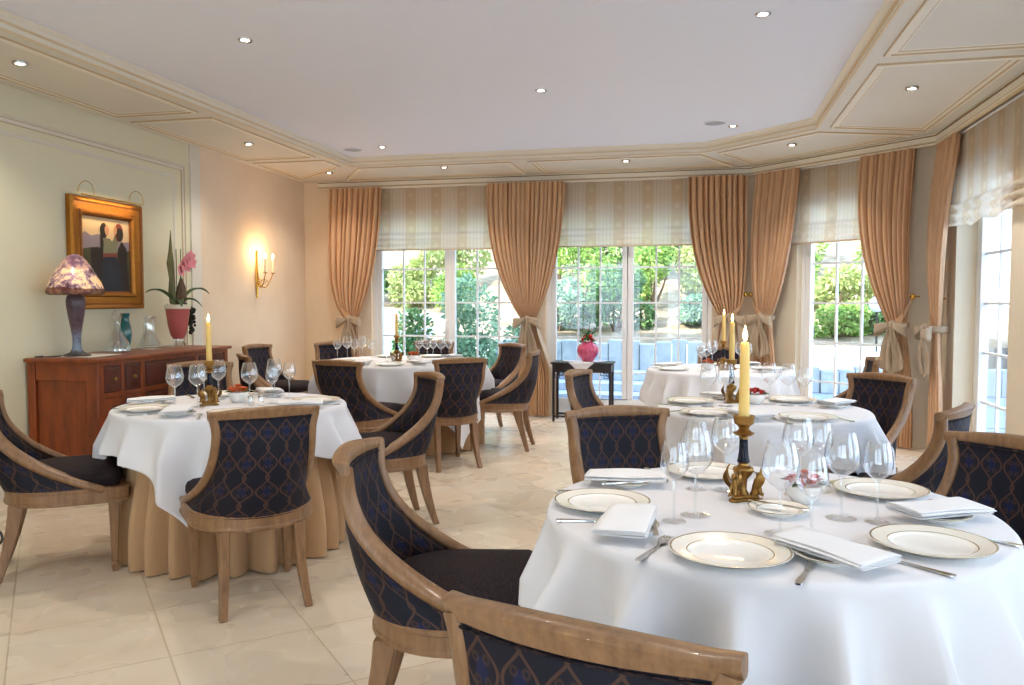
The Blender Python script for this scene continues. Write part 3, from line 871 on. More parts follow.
# ------------------------------------------------------------------ tables with cloths
TZ=.77
def skirt(root,R,seed,n=24,top=TZ-.013):
    rnd=random.Random(seed); ph=[rnd.uniform(0,6.28) for _ in range(4)]
    mb=MB(); NT_=288
    rows=[(0,0),(.5,0),(.93,0),(.985,.004),(1.0,.02)]+[(1.0,q) for q in (.06,.12,.2,.3,.4,.5,.6,.68,.735,top-.008)]
    vs=[];fs=[]
    for (rr,drop) in rows:
        for i in range(NT_):
            a=2*PI*i/NT_
            g=min(1,drop/.5)
            w=abs(sin(a*n/2+ph[0]+.5*sin(a*3+ph[1])))**1.3
            w2=sin(a*n*.5*1.0+ph[2]+.7*sin(2*a))*.25
            g2=min(1,max(0,drop-.10)/.45)
            r=(R-.085)*rr+ (.10*g2*(w-.5)+.03*g2*w2 +.04*g2)
            vs.append((r*cos(a),r*sin(a),top-drop))
    k_=len(rows)
    for j in range(k_-1):
        for i in range(NT_):
            q=(i+1)%NT_; fs.append((j*NT_+i,j*NT_+q,(j+1)*NT_+q,(j+1)*NT_+i))
    mb.add(vs,fs); return obj('underskirt',mb,M['skirt'],root,ang=0)
def linen(R,L,rot,seed,n=18,amp=.058):
    """square cloth with half side L on a round table; rot = direction of one corner"""
    rnd=random.Random(seed); p1,p2=rnd.uniform(0,6),rnd.uniform(0,6)
    NT_=320; ND=26; vs=[];fs=[]
    for j in range(ND+9):
        for i in range(NT_):
            a=2*PI*i/NT_; b=a-rot-PI/4
            rho=L/max(abs(cos(b)),abs(sin(b)))
            rho=min(rho,L*1.40)
            if j<=8:
                r=R*(j/8)**.8*.985; z=0
            else:
                q=(j-8)/ND; d=(rho-R*.985)*q
                corner=(cos(4*(a-rot))*.5+.5)
                rb=.022
                if d<rb*PI/2: r=R*.985+rb*sin(d/rb)*.75; z=-rb*(1-cos(d/rb)); 
                else:
                    dd=d-rb*PI/2; g=min(1,dd/.16)
                    f=(1-2*abs(cos(n/2*(a-rot)+.4*sin(3*a+p1)))**1.15)*(.72+.28*sin(2*a+p2))
                    slope=.045+.05*corner
                    r=R*.985+rb*.75+slope*dd+amp*g*(f*(1.0+.5*corner)+.5)
                    z=-rb-dd*(.985-.02*f*g)
            vs.append((r*cos(a),r*sin(a),z+.0015*sin(5*a)*(1 if j>8 else 0)))
    for j in range(ND+8):
        for i in range(NT_):
            q=(i+1)%NT_; fs.append((j*NT_+i,j*NT_+q,(j+1)*NT_+q,(j+1)*NT_+i))
    mb=MB(); mb.add(vs,fs); return mb
def table(x,y,R,rot,seed,lab,clab,L=None,amp=.058):
    t=thing('dining_table',lab,'table',(x,y,0),0,'round dining tables')
    mb=MB(); mb.lathe([(0,TZ-.04),(R-.02,TZ-.04),(R-.012,TZ-.03),(R-.012,TZ-.018),(R-.02,TZ-.014),(0,TZ-.014)],48); obj('table_top',mb,M['oak'],t)
    mb=MB(); mb.lathe([(0,.02),(.22,.02),(.22,.04),(.06,.07),(.045,.2),(.045,.62),(.09,.72),(.09,TZ-.04)],24); obj('pedestal',mb,M['oak'],t)
    skirt(t,R,seed)
    o=obj('tablecloth',linen(R+.012,L or R+.22,rot,seed+50,amp=amp),M['linen'],solid=.0016,ang=0)
    o.location=(x,y,TZ); tag(o,clab,'tablecloth','white linen tablecloths')
T1=(-2.46,3.94);T2=(-2.70,7.17);T3=(.18,2.27);T4=(.32,4.40);T5=(.16,6.90)
table(*T1,.585,math.radians(-76),1,'round dining table at the left by the sideboard with tan floor-length underskirt','white tablecloth with hanging corners on the left table by the sideboard',.80)
table(*T2,.76,math.radians(-32),2,'round dining table at the back left before the glass doors','white tablecloth on the back left table before the glass doors',1.07,.05)
table(*T3,.57,math.radians(-132),3,'large round dining table in the right foreground','white tablecloth with blue-lit folds on the foreground table',.82)
table(*T4,.52,math.radians(-20),4,'round dining table in the middle right, behind the foreground table','white tablecloth on the middle right table behind the foreground one',.74,.045)
table(*T5,.57,math.radians(-140),5,'round dining table farthest away on the right before the angled window','white tablecloth on the farthest right table before the angled window',.80,.04)

# ------------------------------------------------------------------ tableware prototypes
def mk(name,mb,mats,**k): return obj(name,mb,mats,**k)
# wine glasses (bowl, stem, foot)
def wine_glass(name,R,H,bowl_h,rim):
    t=thing(name,'x','wine glass')
    zb=H-bowl_h
    pr=[]
    for i in range(15):
        q=i/14
        r=R*(sin(PI/2*min(1,q/.42))**.75 if q<.42 else 1-(1-rim/R)*((q-.42)/.58)**1.7)
        pr.append((max(.004,r),zb+bowl_h*q))
    inner=[(max(.002,r-.0012),z+.0008) for r,z in reversed(pr)]
    mb=MB(); mb.lathe(pr+inner,28); obj('bowl',mb,M['glass'],t)
    mb=MB(); mb.lathe([(.0055,.006),(.0035,.02),(.0032,zb*.6),(.004,zb-.006),(.007,zb+.002)],12); obj('stem',mb,M['crystal'],t)
    mb=MB(); mb.lathe([(.0055,.008),(.012,.004),(R*.84,.0022),(R*.86,.001),(R*.84,0),(0,0)],28); obj('foot',mb,M['glassfoot'],t)
    return t
G1=wine_glass('wine_glass',.045,.225,.118,.032); G2=wine_glass('wine_glass',.036,.205,.100,.027)
def plate(name,R,label,cat):
    mb=MB()
    pr=[(0,.006),(R*.60,.006),(R*.64,.008),(R*.66,.0105),(R*.69,.0125),(R*.71,.0130),(R*.93,.0185),(R*.955,.019),(R*.985,.0195),(R,.0188),(R*.985,.0165),(R*.66,.004),(R*.62,0),(0,0)]
    mb.lathe(pr,56,mats=[0,0,0,0,2,1,1,2,0,2,0,0,0])
    o=obj(name,mb,[M['china'],M['chinarim'],M['gilt']],ang=50); tag(o,label,cat); return o
PL=plate('dinner_plate',.132,'x','plate'); BP=plate('bread_plate',.078,'x','plate')
def napkin():
    mb=MB()
    sec=[(-.046,.003),(0,.003),(.044,.004),(.052,.010),(.044,.016),(0,.014),(-.045,.013),(-.052,.017),(-.045,.021),(0,.022),(.042,.021),(.050,.024),(.042,.028),(0,.028),(-.047,.026)]
    def f(u,v):
        i=u*(len(sec)-1); a=int(min(i,len(sec)-2)); t=i-a
        x=sec[a][0]+(sec[a+1][0]-sec[a][0])*t; z=sec[a][1]+(sec[a+1][1]-sec[a][1])*t
        y=(v-.5)*.205
        return (x*(1-.1*v),y+.012*x*8*(v-.5),z*(.75+.35*v)+.003*sin(v*6+x*30)*u)
    mb.grid(f,56,14); o=obj('folded_napkin',mb,M['napkin'],ang=0,solid=.0026); o.scale=(1.25,1.15,.7); return tag(o,'x','napkin')
NK=napkin()
def slab_outline(mb,pts,zf,th=.0022):
    """pts: centre-line (y, halfwidth); zf(y) height; makes a solid bar"""
    rings=[]
    for y,w in pts: z=zf(y); rings.append([(-w,y,z),(w,y,z),(w*.9,y,z+th),(-w*.9,y,z+th)])
    mb.loft(rings)
def fork():
    mb=MB(); zf=lambda y:.002+.010*max(0,(y-.02)/.08)*(1 if y<.07 else max(0,1-(y-.07)/.05))
    slab_outline(mb,[(-.095,.006),(-.09,.0085),(-.07,.0085),(-.02,.005),(.02,.003),(.035,.004),(.048,.011),(.058,.0125),(.064,.0125)],zf,.0026)
    for k_ in range(4):
        x=-.0105+.007*k_; rg=[]
        for y in (.063,.08,.1): rg.append([(x-.0022,y,zf(y)),(x+.0022,y,zf(y)),(x+.0018,y,zf(y)+.0022),(x-.0018,y,zf(y)+.0022)])
        mb.loft(rg)
    o=obj('dinner_fork',mb,M['steel'],ang=40); return tag(o,'x','fork')
def knife(name='dinner_knife',s=1.0):
    mb=MB(); pts=[(-.105,.005),(-.1,.008),(-.085,.009),(-.03,.0062),(-.01,.005),(-.005,.0065),(.0,.0085),(.05,.0095),(.085,.008),(.1,.004),(.106,.001)]
    slab_outline(mb,[(y*s,w*s) for y,w in pts],lambda y:.0015 if y>0 else .0015,.0034*s)
    o=obj(name,mb,M['steel'],ang=40); return tag(o,'x','knife')
FK=fork(); KN=knife(); BK=knife('butter_knife',.78)
# candlestick
def candlestick():
    t=thing('candlestick','x','candlestick')
    tri=[]
    for i in range(3):
        a=2*PI*i/3+PI/2
        for da,r in ((-.22,.052),(0,.056),(.22,.052),(.75,.030),(1.05,.026)): tri.append((r*cos(a+da),r*sin(a+da)))
    mb=MB(); mb.prism(tri,0,.008); mb.prism([(x*.8,y*.8) for x,y in tri],.008,.015); obj('base',mb,M['gold'],t,bevel=.0015)
    for i in range(3):
        a=2*PI*i/3+PI/2; u=Vector((cos(a),sin(a),0)); w=Vector((-sin(a),cos(a),0))
        mb=MB(); P=lambda r,z,s=0:(u*r+w*s+Vector((0,0,z)))
        mb.tube([P(.026,.014),P(.034,.024),P(.036,.042),P(.038,.058),P(.041,.068)],[.010,.0125,.0115,.009,.005],10)
        mb.ball(P(.043,.071),(.0085,.0085,.0095),10,8)
        mb.tube([P(.041,.064),P(.048,.070),P(.050,.076)],[.004,.004,.001],6)
        for s in (-1,1):
            mb.tube([P(.040,.050,s*.006),P(.046,.034,s*.008),P(.048,.020,s*.008),P(.056,.018,s*.008)],[.005,.0045,.0045,.003],6)
            rg=[]
            for q in range(9):
                t_=q/8; c_=P(.034+.016*sin(t_*2.2),.034+.058*t_,s*(.010+.016*sin(t_*PI*.8))); wd=.012*sin(PI*min(.97,t_*.8+.2)); 
                rg.append([c_+u*wd,c_+w*(.003*s),c_-u*wd,c_-w*(.003*s)])
            mb.loft(rg)
        obj('sphinx_foot',mb,M['gold'],t)
    mb=MB(); mb.lathe([(0,.014),(.018,.016),(.010,.03),(.012,.06),(.024,.074),(.029,.086),(.027,.092),(.014,.098),(.013,.104),(.018,.108),(0,.11)],20); obj('stem',mb,M['gold'],t)
    mb=MB(); mb.lathe([(.006,.106),(.018,.108),(.016,.115),(.013,.135),(.0115,.165),(.0115,.172),(.006,.173)],20); obj('column',mb,M['enamel'],t)
    mb=MB(); mb.lathe([(.008,.170),(.013,.173),(.012,.178),(.027,.186),(.030,.190),(.020,.194),(.014,.2),(.016,.208),(.026,.216),(.028,.228),(.031,.236),(.029,.239),(.018,.237),(.0155,.225),(0,.224)],24); obj('candle_cup',mb,M['gold'],t)
    return t
CS=candlestick()
def candle():
    t=thing('candle','x','candle')
    mb=MB(); mb.lathe([(0,0),(.0150,0),(.0150,.02),(.0132,.16),(.0125,.212),(.010,.219),(0,.216)],20); obj('wax',mb,M['wax'],t)
    mb=MB(); mb.tube([(0,0,.214),(0,0,.224),(.001,0,.23)],.0012,6); obj('wick',mb,M['wick'],t)
    mb=MB(); mb.lathe([(0,.222),(.004,.226),(.0066,.234),(.0058,.244),(.003,.256),(0,.268)],14); obj('flame',mb,M['flame'],t)
    ld=bpy.data.lights.new('flame_light','POINT'); ld.energy=1.2; ld.color=(1,.62,.28); ld.shadow_soft_size=.012
    lo=bpy.data.objects.new('flame_light',ld); COL.objects.link(lo); lo.parent=t; lo.location=(0,0,.262)
    return t
CD=candle()
def flower_bowl(name,petal,label,scale=1.0,n=7,mat='china'):
    t=thing(name,label,'flower bowl')
    mb=MB(); mb.lathe([(0,0),(.022,0),(.026,.003),(.043,.026),(.046,.046),(.044,.047),(.040,.03),(.02,.008),(0,.006)],28); obj('bowl',mb,M[mat],t)
    rnd=random.Random(len(label)*7+n)
    for i in range(n):
        a=2*PI*i/max(1,n-1)+.3; r=0 if i==n-1 else .028
        c=Vector((r*cos(a),r*sin(a),.058+(.012 if r==0 else 0)+rnd.uniform(-.004,.006)))
        mb=MB()
        for k_ in range(11):
            b=2*PI*k_/11*2.1; rr=.005+.0012*k_; 
            d=Vector((cos(b),sin(b),.45-.05*k_)); tip=c+d*(.016+.0012*k_); sd=Vector((-sin(b),cos(b),0))*.009
            mid=c+d*.006+Vector((0,0,.004))
            mb.add([c,mid+sd,tip,mid-sd],[(0,1,2,3)])
        mb.ball(c,.010,8,6)
        obj('flower',mb,M[petal],t,ang=0)
    for i in range(4):
        a=i*1.7+.8; d=Vector((cos(a),sin(a),0)); w=Vector((-sin(a),cos(a),0)); mb=MB()
        p=[d*.03+Vector((0,0,.05)),d*.045+w*.010+Vector((0,0,.058)),d*.066+Vector((0,0,.050)),d*.045-w*.010+Vector((0,0,.056))]
        mb.add(p,[(0,1,2,3)]); obj('leaf',mb,M['green'],t,ang=0,solid=.001)
    t.scale=(scale*1.1,)*3
    return t
def shaker(label,x,y,group):
    t=thing('salt_shaker',label,'shaker',(x,y,TZ+.001),0,group)
    mb=MB(); mb.lathe([(0,0),(.015,0),(.016,.004),(.0135,.03),(.012,.038),(0,.038)],16); obj('body',mb,M['crystal'],t)
    mb=MB(); mb.lathe([(.0125,.037),(.014,.038),(.014,.048),(.009,.055),(0,.057)],16); obj('cap',mb,M['steel'],t)
note_kids()
first={}
def place(proto,loc,rz,label,group):
    k_=proto.name
    if k_ not in first:
        first[k_]=1; proto.location=loc; proto.rotation_euler=(0,0,rz); proto['label']=label; proto['group']=group; return proto
    return dup(proto,loc,rz,label,group)
TOP=TZ+.0012
def setting(C,phi,who,tab,items='PBNFKGgW',rp=.44,plate_xy=None,seed=0):
    rnd=random.Random(seed)
    P=Vector(plate_xy) if plate_xy else Vector((C[0]+rp*cos(phi),C[1]+rp*sin(phi)))
    d=(Vector(C)-P).normalized(); r=Vector((d.y,-d.x)); rz=math.atan2(d.y,d.x)-PI/2
    at=lambda a,b,z=0:(P.x+d.x*a+r.x*b,P.y+d.y*a+r.y*b,TOP+z)
    w='%s of the %s'%(who,tab)
    j=lambda a:rnd.uniform(-a,a)
    if 'P' in items: place(PL,at(0,0),rz,'cream rimmed dinner plate, '+w,'dinner plates on the dining tables')
    if 'B' in items: place(BP,at(.09,-.265),rz,'small gilt edged side plate, '+w,'side plates on the dining tables')
    if 'N' in items: place(NK,at(.085,-.265,.0195),rz+j(.18),'folded white napkin, '+w,'folded white napkins')
    if 'W' in items: place(BK,at(.085,-.195 if 'N' in items else -.265,.0205),rz+.25+j(.1),'small butter knife on side plate, '+w,'butter knives on side plates')
    if 'F' in items: place(FK,at(-.03,-.162),rz+j(.08),'silver dinner fork, '+w,'dinner forks')
    if 'K' in items: place(KN,at(-.02,.165),rz+j(.08),'silver dinner knife, '+w,'dinner knives')
    if 'G' in items: place(G1,at(.235+j(.015),.075+j(.015)),0,'larger round wine glass, '+w,'stemmed wine glasses')
    if 'g' in items: place(G2,at(.17+j(.008),.158+j(.006)),0,'smaller slim wine glass, '+w,'stemmed wine glasses')
n1,n2,n3,n4,n5='left table','back left table','front table','middle right table','far right table'
setting(T3,0,'at the left side',n3,items='PBNFKW',plate_xy=(-.254,2.198),seed=1)
setting(T3,0,'nearest the viewer',n3,items='PBNFKW',plate_xy=(.07,1.819),seed=2)
setting(T3,0,'at the right front',n3,items='PBNFKW',plate_xy=(.518,1.987),seed=3)
setting(T3,0,'at the far right',n3,items='PBNFKW',plate_xy=(.515,2.521),seed=4)
setting(T3,0,'at the far left',n3,plate_xy=(.031,2.667),items='PFK',seed=5)
for x,y,g,l in ((-.058,2.082,G2,'slim wine glass nearest the left plate'),(-.006,2.154,G1,'rounder wine glass just behind the slim one at the left plate'),(-.006,2.455,G2,'slim wine glass by the far left plate'),(.082,2.462,G1,'round wine glass between the far left plate and the candlestick'),
  (.193,2.022,G1,'round wine glass right of the candlestick foot, behind the nearest plate'),(.256,1.958,G2,'slim wine glass in front of the red flowers'),(.36,2.208,G1,'round wine glass standing clear on the right'),(.442,2.188,G2,'slim wine glass at the right, behind the right front plate'),
  (.28,2.452,G1,'round wine glass behind the red flowers'),(.348,2.508,G2,'slim wine glass half hidden behind the red flowers')):
    place(g,(x,y,TOP),0,l+' on the front table','stemmed wine glasses')
def glasses(lst,tab):
    for x,y,g,l in lst: place(g,(x,y,TOP),0,l+' on the '+tab,'stemmed wine glasses')
glasses(((-2.662,3.728,G1,'leftmost wine glass of the left pair in front'),(-2.578,3.80,G1,'second wine glass of the left pair in front'),(-2.74,4.10,G2,'wine glass behind, left of the candle'),(-2.66,4.12,G1,'wine glass directly behind the candlestick'),
 (-2.378,3.975,G1,'large wine glass right of the orange flowers'),(-2.268,4.02,G2,'slim wine glass behind the shakers'),(-2.40,4.28,G1,'wine glass at the back right, left of two'),(-2.30,4.27,G2,'rightmost wine glass at the back')),n1)
glasses(((.048,4.425,G1,'left wine glass of two, left of the candlestick'),(.140,4.455,G1,'wine glass just left of the candlestick'),(.372,4.60,G1,'wine glass right of the candlestick'),(.462,4.555,G1,'left wine glass of the right back pair'),(.548,4.565,G2,'right slim wine glass of the right back pair')),n4)
wd=('leftmost','second from left','middle','second from right','rightmost')
for i_,u_ in enumerate((337,347,354,362,371)):
    D_=7.62+.13*(i_%2); X_=(u_-512)/815*D_
    place(G1 if i_%2 else G2,(X_*.9745-D_*.2245,X_*.2245+D_*.9745,TOP),0,wd[i_]+' of five wine glasses left of the candle, back left table','stemmed wine glasses')
for i_,u_ in enumerate((419,427,433,441,449)):
    D_=7.60+.13*((i_+1)%2); X_=(u_-512)/815*D_
    place(G1 if i_%2 else G2,(X_*.9745-D_*.2245,X_*.2245+D_*.9745,TOP),0,wd[i_]+' of five wine glasses right of the candle, back left table','stemmed wine glasses')
place(BP,(.207,2.224,TOP),0,'small side plate beside the candlestick foot on the front table','side plates on the dining tables')
place(BK,(.207,2.224,TOP+.0205),1.1,'small butter knife on the plate beside the front table candlestick','butter knives on side plates')
n4='middle right table'
for a,who,s in ((156,'at the left side',11),(-63,'at the right front',12),(62,'at the far right',13),(-134,'at the left front',14)):
    setting(T4,math.radians(a),who,n4,seed=s,rp=.40,items='PFK' if s==14 else 'PBNFKW')
n5='far right table'
for a,who,s in ((5,'at the right side',21),(88,'on the far side',22),(-150,'at the near left',23)): setting(T5,math.radians(a),who,n5,items='PBNGg',seed=s,rp=.42)
n1='left table'
for a,who,s in ((-131,'at the left front',31),(-57,'in front',32),(27,'at the right side',33),(130,'on the far side',34)): setting(T1,math.radians(a),who,n1,seed=s,items='PBNFKW')
n2='back left table'
for a,who,s in ((-80,'at the left front',41),(-25,'at the right front',42),(22,'at the right side',43),(80,'at the far right',44),(125,'at the far left',45),(212,'at the left side',46)):
    setting(T2,math.radians(a),who,n2,items='P' if a in (212,125,22) else 'PBN',seed=s,rp=.57)
for (x,y),tb in (((.124,2.359),n3),((.174,4.62),n4),((.19,6.80),n5),((-2.568,3.894),n1),((-2.75,7.15),n2)):
    s='gilt and dark blue candlestick with three winged feet on the '+tb
    place(CS,(x,y,TOP),.4,s,'gilt candlesticks on the tables')
    c=place(CD,(x,y,TOP+.2245),0,'lit ivory candle in the candlestick on the '+tb,'lit ivory candles')
f=flower_bowl('flower_bowl','red','small white bowl with red flowers beside the foreground table candlestick'); f.location=(.285,2.36,TOP)
f=flower_bowl('flower_bowl','red','round white bowl of red flowers by the candlestick on the middle right table',1.05); f.location=(.30,4.59,TOP)
f=flower_bowl('flower_bowl','orange','bowl of rust red flowers on the farthest right table',1.0); f.location=(.07,6.83,TOP)
f=flower_bowl('flower_bowl','orange','cream bowl of orange flowers on the left table by the sideboard',1.12,11); f.location=(-2.478,4.025,TOP)
f=flower_bowl('flower_bowl','orange','white bowl of orange flowers on the back left table',1.15,9); f.location=(-2.57,7.10,TOP)
shaker('left silver topped shaker of the pair on the left table',-2.335,3.91,'salt and pepper shakers'); shaker('right silver topped shaker of the pair on the left table',-2.288,3.935,'salt and pepper shakers')
shaker('left silver topped shaker of the pair on the back left table',-2.80,7.02,'salt and pepper shakers'); shaker('right silver topped shaker of the pair on the back left table',-2.74,7.03,'salt and pepper shakers')

# ------------------------------------------------------------------ sideboard and what stands on it
SBR=.0457
sb=thing('sideboard','cherry wood sideboard with small square drawers against the left wall','sideboard',(wlx(5.6)+.02,5.6,0),SBR)
Y0,Y1,DX,HT=-.86,.83,.55,.935
mb=MB()
mb.box((DX/2,(Y0+Y1)/2,.51),(DX-.04,Y1-Y0-.04,.80)); obj('carcass',mb,M['cherryd'],sb)
mb=MB()
pr=[(0,HT-.03),(.006,HT-.026),(.006,HT-.02),(.02,HT-.016),(.024,HT-.008),(.02,HT)]
mb.prism([(-.005,Y0-.03),(DX+.03,Y0-.03),(DX+.03,Y1+.03),(-.005,Y1+.03)],HT-.026,HT); obj('top',mb,M['cherry'],sb,bevel=.007)
for yy,nm in ((Y0,'side_panel'),(Y1,'side_panel')):
    s=1 if yy>0 else -1; mb=MB(); yc_=yy-s*.012
    mb.box((.03,yc_,.51),(.06,.03,.80)); mb.box((DX-.045,yc_,.51),(.09,.03,.80)); mb.box((DX/2-.008,yc_,.845),(DX-.15,.03,.13)); mb.box((DX/2-.008,yc_,.145),(DX-.15,.03,.07))
    mb.box((DX/2-.008,yc_-s*.009,.48),(DX-.15,.012,.60)); obj(nm,mb,M['cherry'],sb,bevel=.004)
mb=MB()
fx=DX-.008
lay=[('s',.05),('d',.19),('s',.028),('d',.19),('s',.04),('w',.60)]
def fbox(y0,y1,z0,z1,x=fx,th=.024): mb.box((x,(y0+y1)/2,(z0+z1)/2),(th,y1-y0,z1-z0))
ys=[Y0,Y0+.055,Y0+.245,Y0+.275,Y0+.465,Y0+.51,Y1-.51,Y1-.465,Y1-.275,Y1-.245,Y1-.055,Y1]
for i in range(0,12,2): fbox(ys[i],ys[i+1],.11,.91)
for z0,z1 in ((.88,.91),(.655,.69),(.11,.16)): fbox(Y0,Y1,z0,z1,fx-.001)
obj('face_frame',mb,M['cherry'],sb,bevel=.003,weld=False)
def drawer(y0,y1,z0,z1,ring=False):
    mb=MB(); mb.box((fx-.004,(y0+y1)/2,(z0+z1)/2),(.02,y1-y0-.006,z1-z0-.006)); mb.box((fx+.006,(y0+y1)/2,(z0+z1)/2),(.012,y1-y0-.04,z1-z0-.04))
    d=obj('drawer',mb,M['cherryd'],sb,bevel=.004)
    c=(fx+.012,(y0+y1)/2,(z0+z1)/2); mb=MB()
    if ring:
        mb.lathe([(0,.0),(.018,0),(.016,.006),(0,.008)],16); 
        mb.v=[(c[0]+z,c[1]+x,c[2]+y) for x,y,z in mb.v]
        mb.tube([(c[0]+.012,c[1]+.034*cos(a*PI/12),c[2]-.022+.034*sin(a*PI/12)) for a in range(25)],.004,6); obj('ring_pull',mb,M['brass'],d)
    else:
        mb.lathe([(0,0),(.007,0),(.006,.010),(.014,.016),(.015,.022),(.009,.028),(0,.029)],14)
        mb.v=[(c[0]+z,c[1]+x,c[2]+y) for x,y,z in mb.v]; obj('knob',mb,M['gold'],d)
for a,b in ((1,2),(3,4),(7,8),(9,10)): drawer(ys[a],ys[b],.69,.88)
drawer(ys[5],ys[6],.69,.88,True)
for a,b in ((1,4),(7,10)):
    mb=MB(); y0,y1=ys[a]+.003,ys[b]-.003; 
    mb.box((fx+.002,(y0+y1)/2,.408),(.02,y1-y0,.488)); dr=obj('door',mb,M['cherry'],sb,bevel=.003)
    mb=MB(); sweep(mb,[(y0+.06,.22),(y1-.06,.22),(y1-.06,.60),(y0+.06,.60)],[(0,0),(.004,.012),(.02,.014),(.03,0)],True,lambda a_,b_,h:(fx+.011+h,a_,b_)); obj('moulding',mb,M['cherryd'],dr)
    mb=MB(); mb.box((fx+.016,(y0+y1)/2,.56),(.006,.05,.02)); mb.tube([(fx+.02,(y0+y1)/2-.03,.56),(fx+.03,(y0+y1)/2-.02,.55),(fx+.03,(y0+y1)/2+.02,.55),(fx+.02,(y0+y1)/2+.03,.56)],.004,6); obj('handle',mb,M['steel'],dr)
for z0,z1 in ((.42,.65),(.165,.41)): drawer(ys[5],ys[6],z0,z1,True)
for yy in (Y0+.05,Y1-.05):
    for xx in (.06,DX-.045):
        mb=MB(); mb.lathe([(0,0),(.025,0),(.032,.03),(.038,.07),(.03,.10),(.03,.115),(0,.115)],16,(xx,yy,0)); obj('foot',mb,M['cherry'],sb)
def onsb(x,y): # local sideboard coords -> world
    v=Matrix.Rotation(SBR,3,'Z')@Vector((x,y,0)); return (sb.location.x+v.x,sb.location.y+v.y,HT+.0006)
def by_u(u,xloc=.2):
    # point on the sideboard top at depth xloc
    return xloc
# lamp
lx=onsb(.22,-.64)
t=thing('table_lamp','mushroom shaped table lamp with purple mottled glass shade, lit, on the sideboard','lamp',(lx[0],lx[1],lx[2]+.002))
mb=MB(); mb.lathe([(r*.86,z) for r,z in [(0,0),(.105,0),(.108,.006),(.10,.012),(.055,.028),(.038,.05),(.033,.09),(.034,.14),(.044,.20),(.060,.28),(.072,.35),(.075,.39),(.068,.42),(.052,.44),(.03,.45),(0,.452)]],32); obj('lamp_base',mb,M['lampbase'],t)
mb=MB(); pro=[(.176,.440),(.186,.444),(.189,.456),(.186,.474),(.168,.52),(.140,.575),(.106,.635),(.074,.682),(.045,.712),(.02,.726),(.002,.729)]
mb.lathe(pro+[(max(.001,r-.005),z-.004) for r,z in reversed(pro)]+[pro[0]],44); obj('lamp_shade',mb,M['shade'],t,ang=0)
mb=MB(); mb.lathe([(.02,.438),(.172,.438),(.176,.441),(.172,.444),(.02,.444)],32); obj('diffuser_plate',mb,M['china'],t)
mb=MB(); mb.ball((0,0,.55),(.022,.022,.03)); obj('bulb',mb,M['bulbwarm'],t)
mb=MB(); mb.tube([(0,0,.44),(0,0,.53)],.012,10); obj('lamp_holder',mb,M['brass'],t)
mb=MB(); mb.tube([(-.05,-.09,.004),(-.08,-.16,.004),(-.12,-.21,.004),(-.17,-.20,.004),(-.18,-.12,.004)],.004,6); obj('cord',mb,M['iron'],t)
ld=bpy.data.lights.new('lamp_light','POINT'); ld.energy=32; ld.color=(1,.78,.48); ld.shadow_soft_size=.045
lo=bpy.data.objects.new('lamp_light',ld); COL.objects.link(lo); lo.parent=t; lo.location=(.06,-.07,.56)
mb=MB(); mb.box((0,0,.0007),(.30,.36,.0014)); o=obj('paper_mat',mb,M['paper']); o.location=onsb(.25,-.56); o.rotation_euler=(0,0,SBR); tag(o,'white paper sheet under the lit lamp on the sideboard','paper')
lamp_d=t
# decanters
def decanter(name,x,y,label,prof,stop=None,facets=12):
    t=thing(name,label,'decanter',onsb(x,y))
    mb=MB(); mb.lathe(prof+[(max(.001,r-.003),z+.002) for r,z in reversed(prof)],32); obj('body',mb,M['crystal'],t,ang=30)
    if stop: mb=MB(); mb.lathe(stop,facets); obj('stopper',mb,M['crystal'],t,ang=20)
    return t
d=decanter('decanter',.20,-.17,'cut crystal ship decanter with round stopper on the sideboard',[(0,0),(.078,0),(.084,.01),(.082,.04),(.066,.075),(.040,.11),(.024,.14),(.020,.19),(.027,.197)],[(0,.18),(.014,.186),(.014,.2),(.03,.215),(.036,.235),(.028,.256),(.012,.27),(0,.272)])
mb=MB()
for i in range(14):
    a=2*PI*i/14; mb.ball((.083*cos(a),.083*sin(a),.025),(.010,.010,.018),6,4)
obj('cut_band',mb,M['crystal'],d,ang=20); d.scale=(1.1,1.1,1.2)
decanter('decanter',.20,.23,'wide clear glass carafe decanter without stopper on the sideboard',[(0,.03),(.08,.03),(.088,.036),(.082,.05),(.060,.095),(.046,.14),(.044,.20),(.048,.25),(.054,.265)])
mb=MB(); mb.box((0,0,.013),(.15,.19,.026)); o=obj('glass_tray',mb,M['crystal'],bevel=.004); o.location=onsb(.21,.24); o.rotation_euler=(0,0,SBR); tag(o,'low clear glass block under the carafe on the sideboard','tray')
mb=MB(); pr=[(0,0),(.03,0),(.034,.005),(.030,.02),(.036,.06),(.042,.10),(.038,.15),(.028,.19),(.025,.215),(.032,.24),(.034,.245)]
mb.lathe(pr+[(max(.001,r-.003),z+.001) for r,z in reversed(pr)],28)
o=obj('glass_vase',mb,M['teal'],ang=50); o.location=onsb(.09,.08); o.scale=(1.15,1.15,1.2); tag(o,'slim teal glass vase behind the crystal decanter on the sideboard','vase')
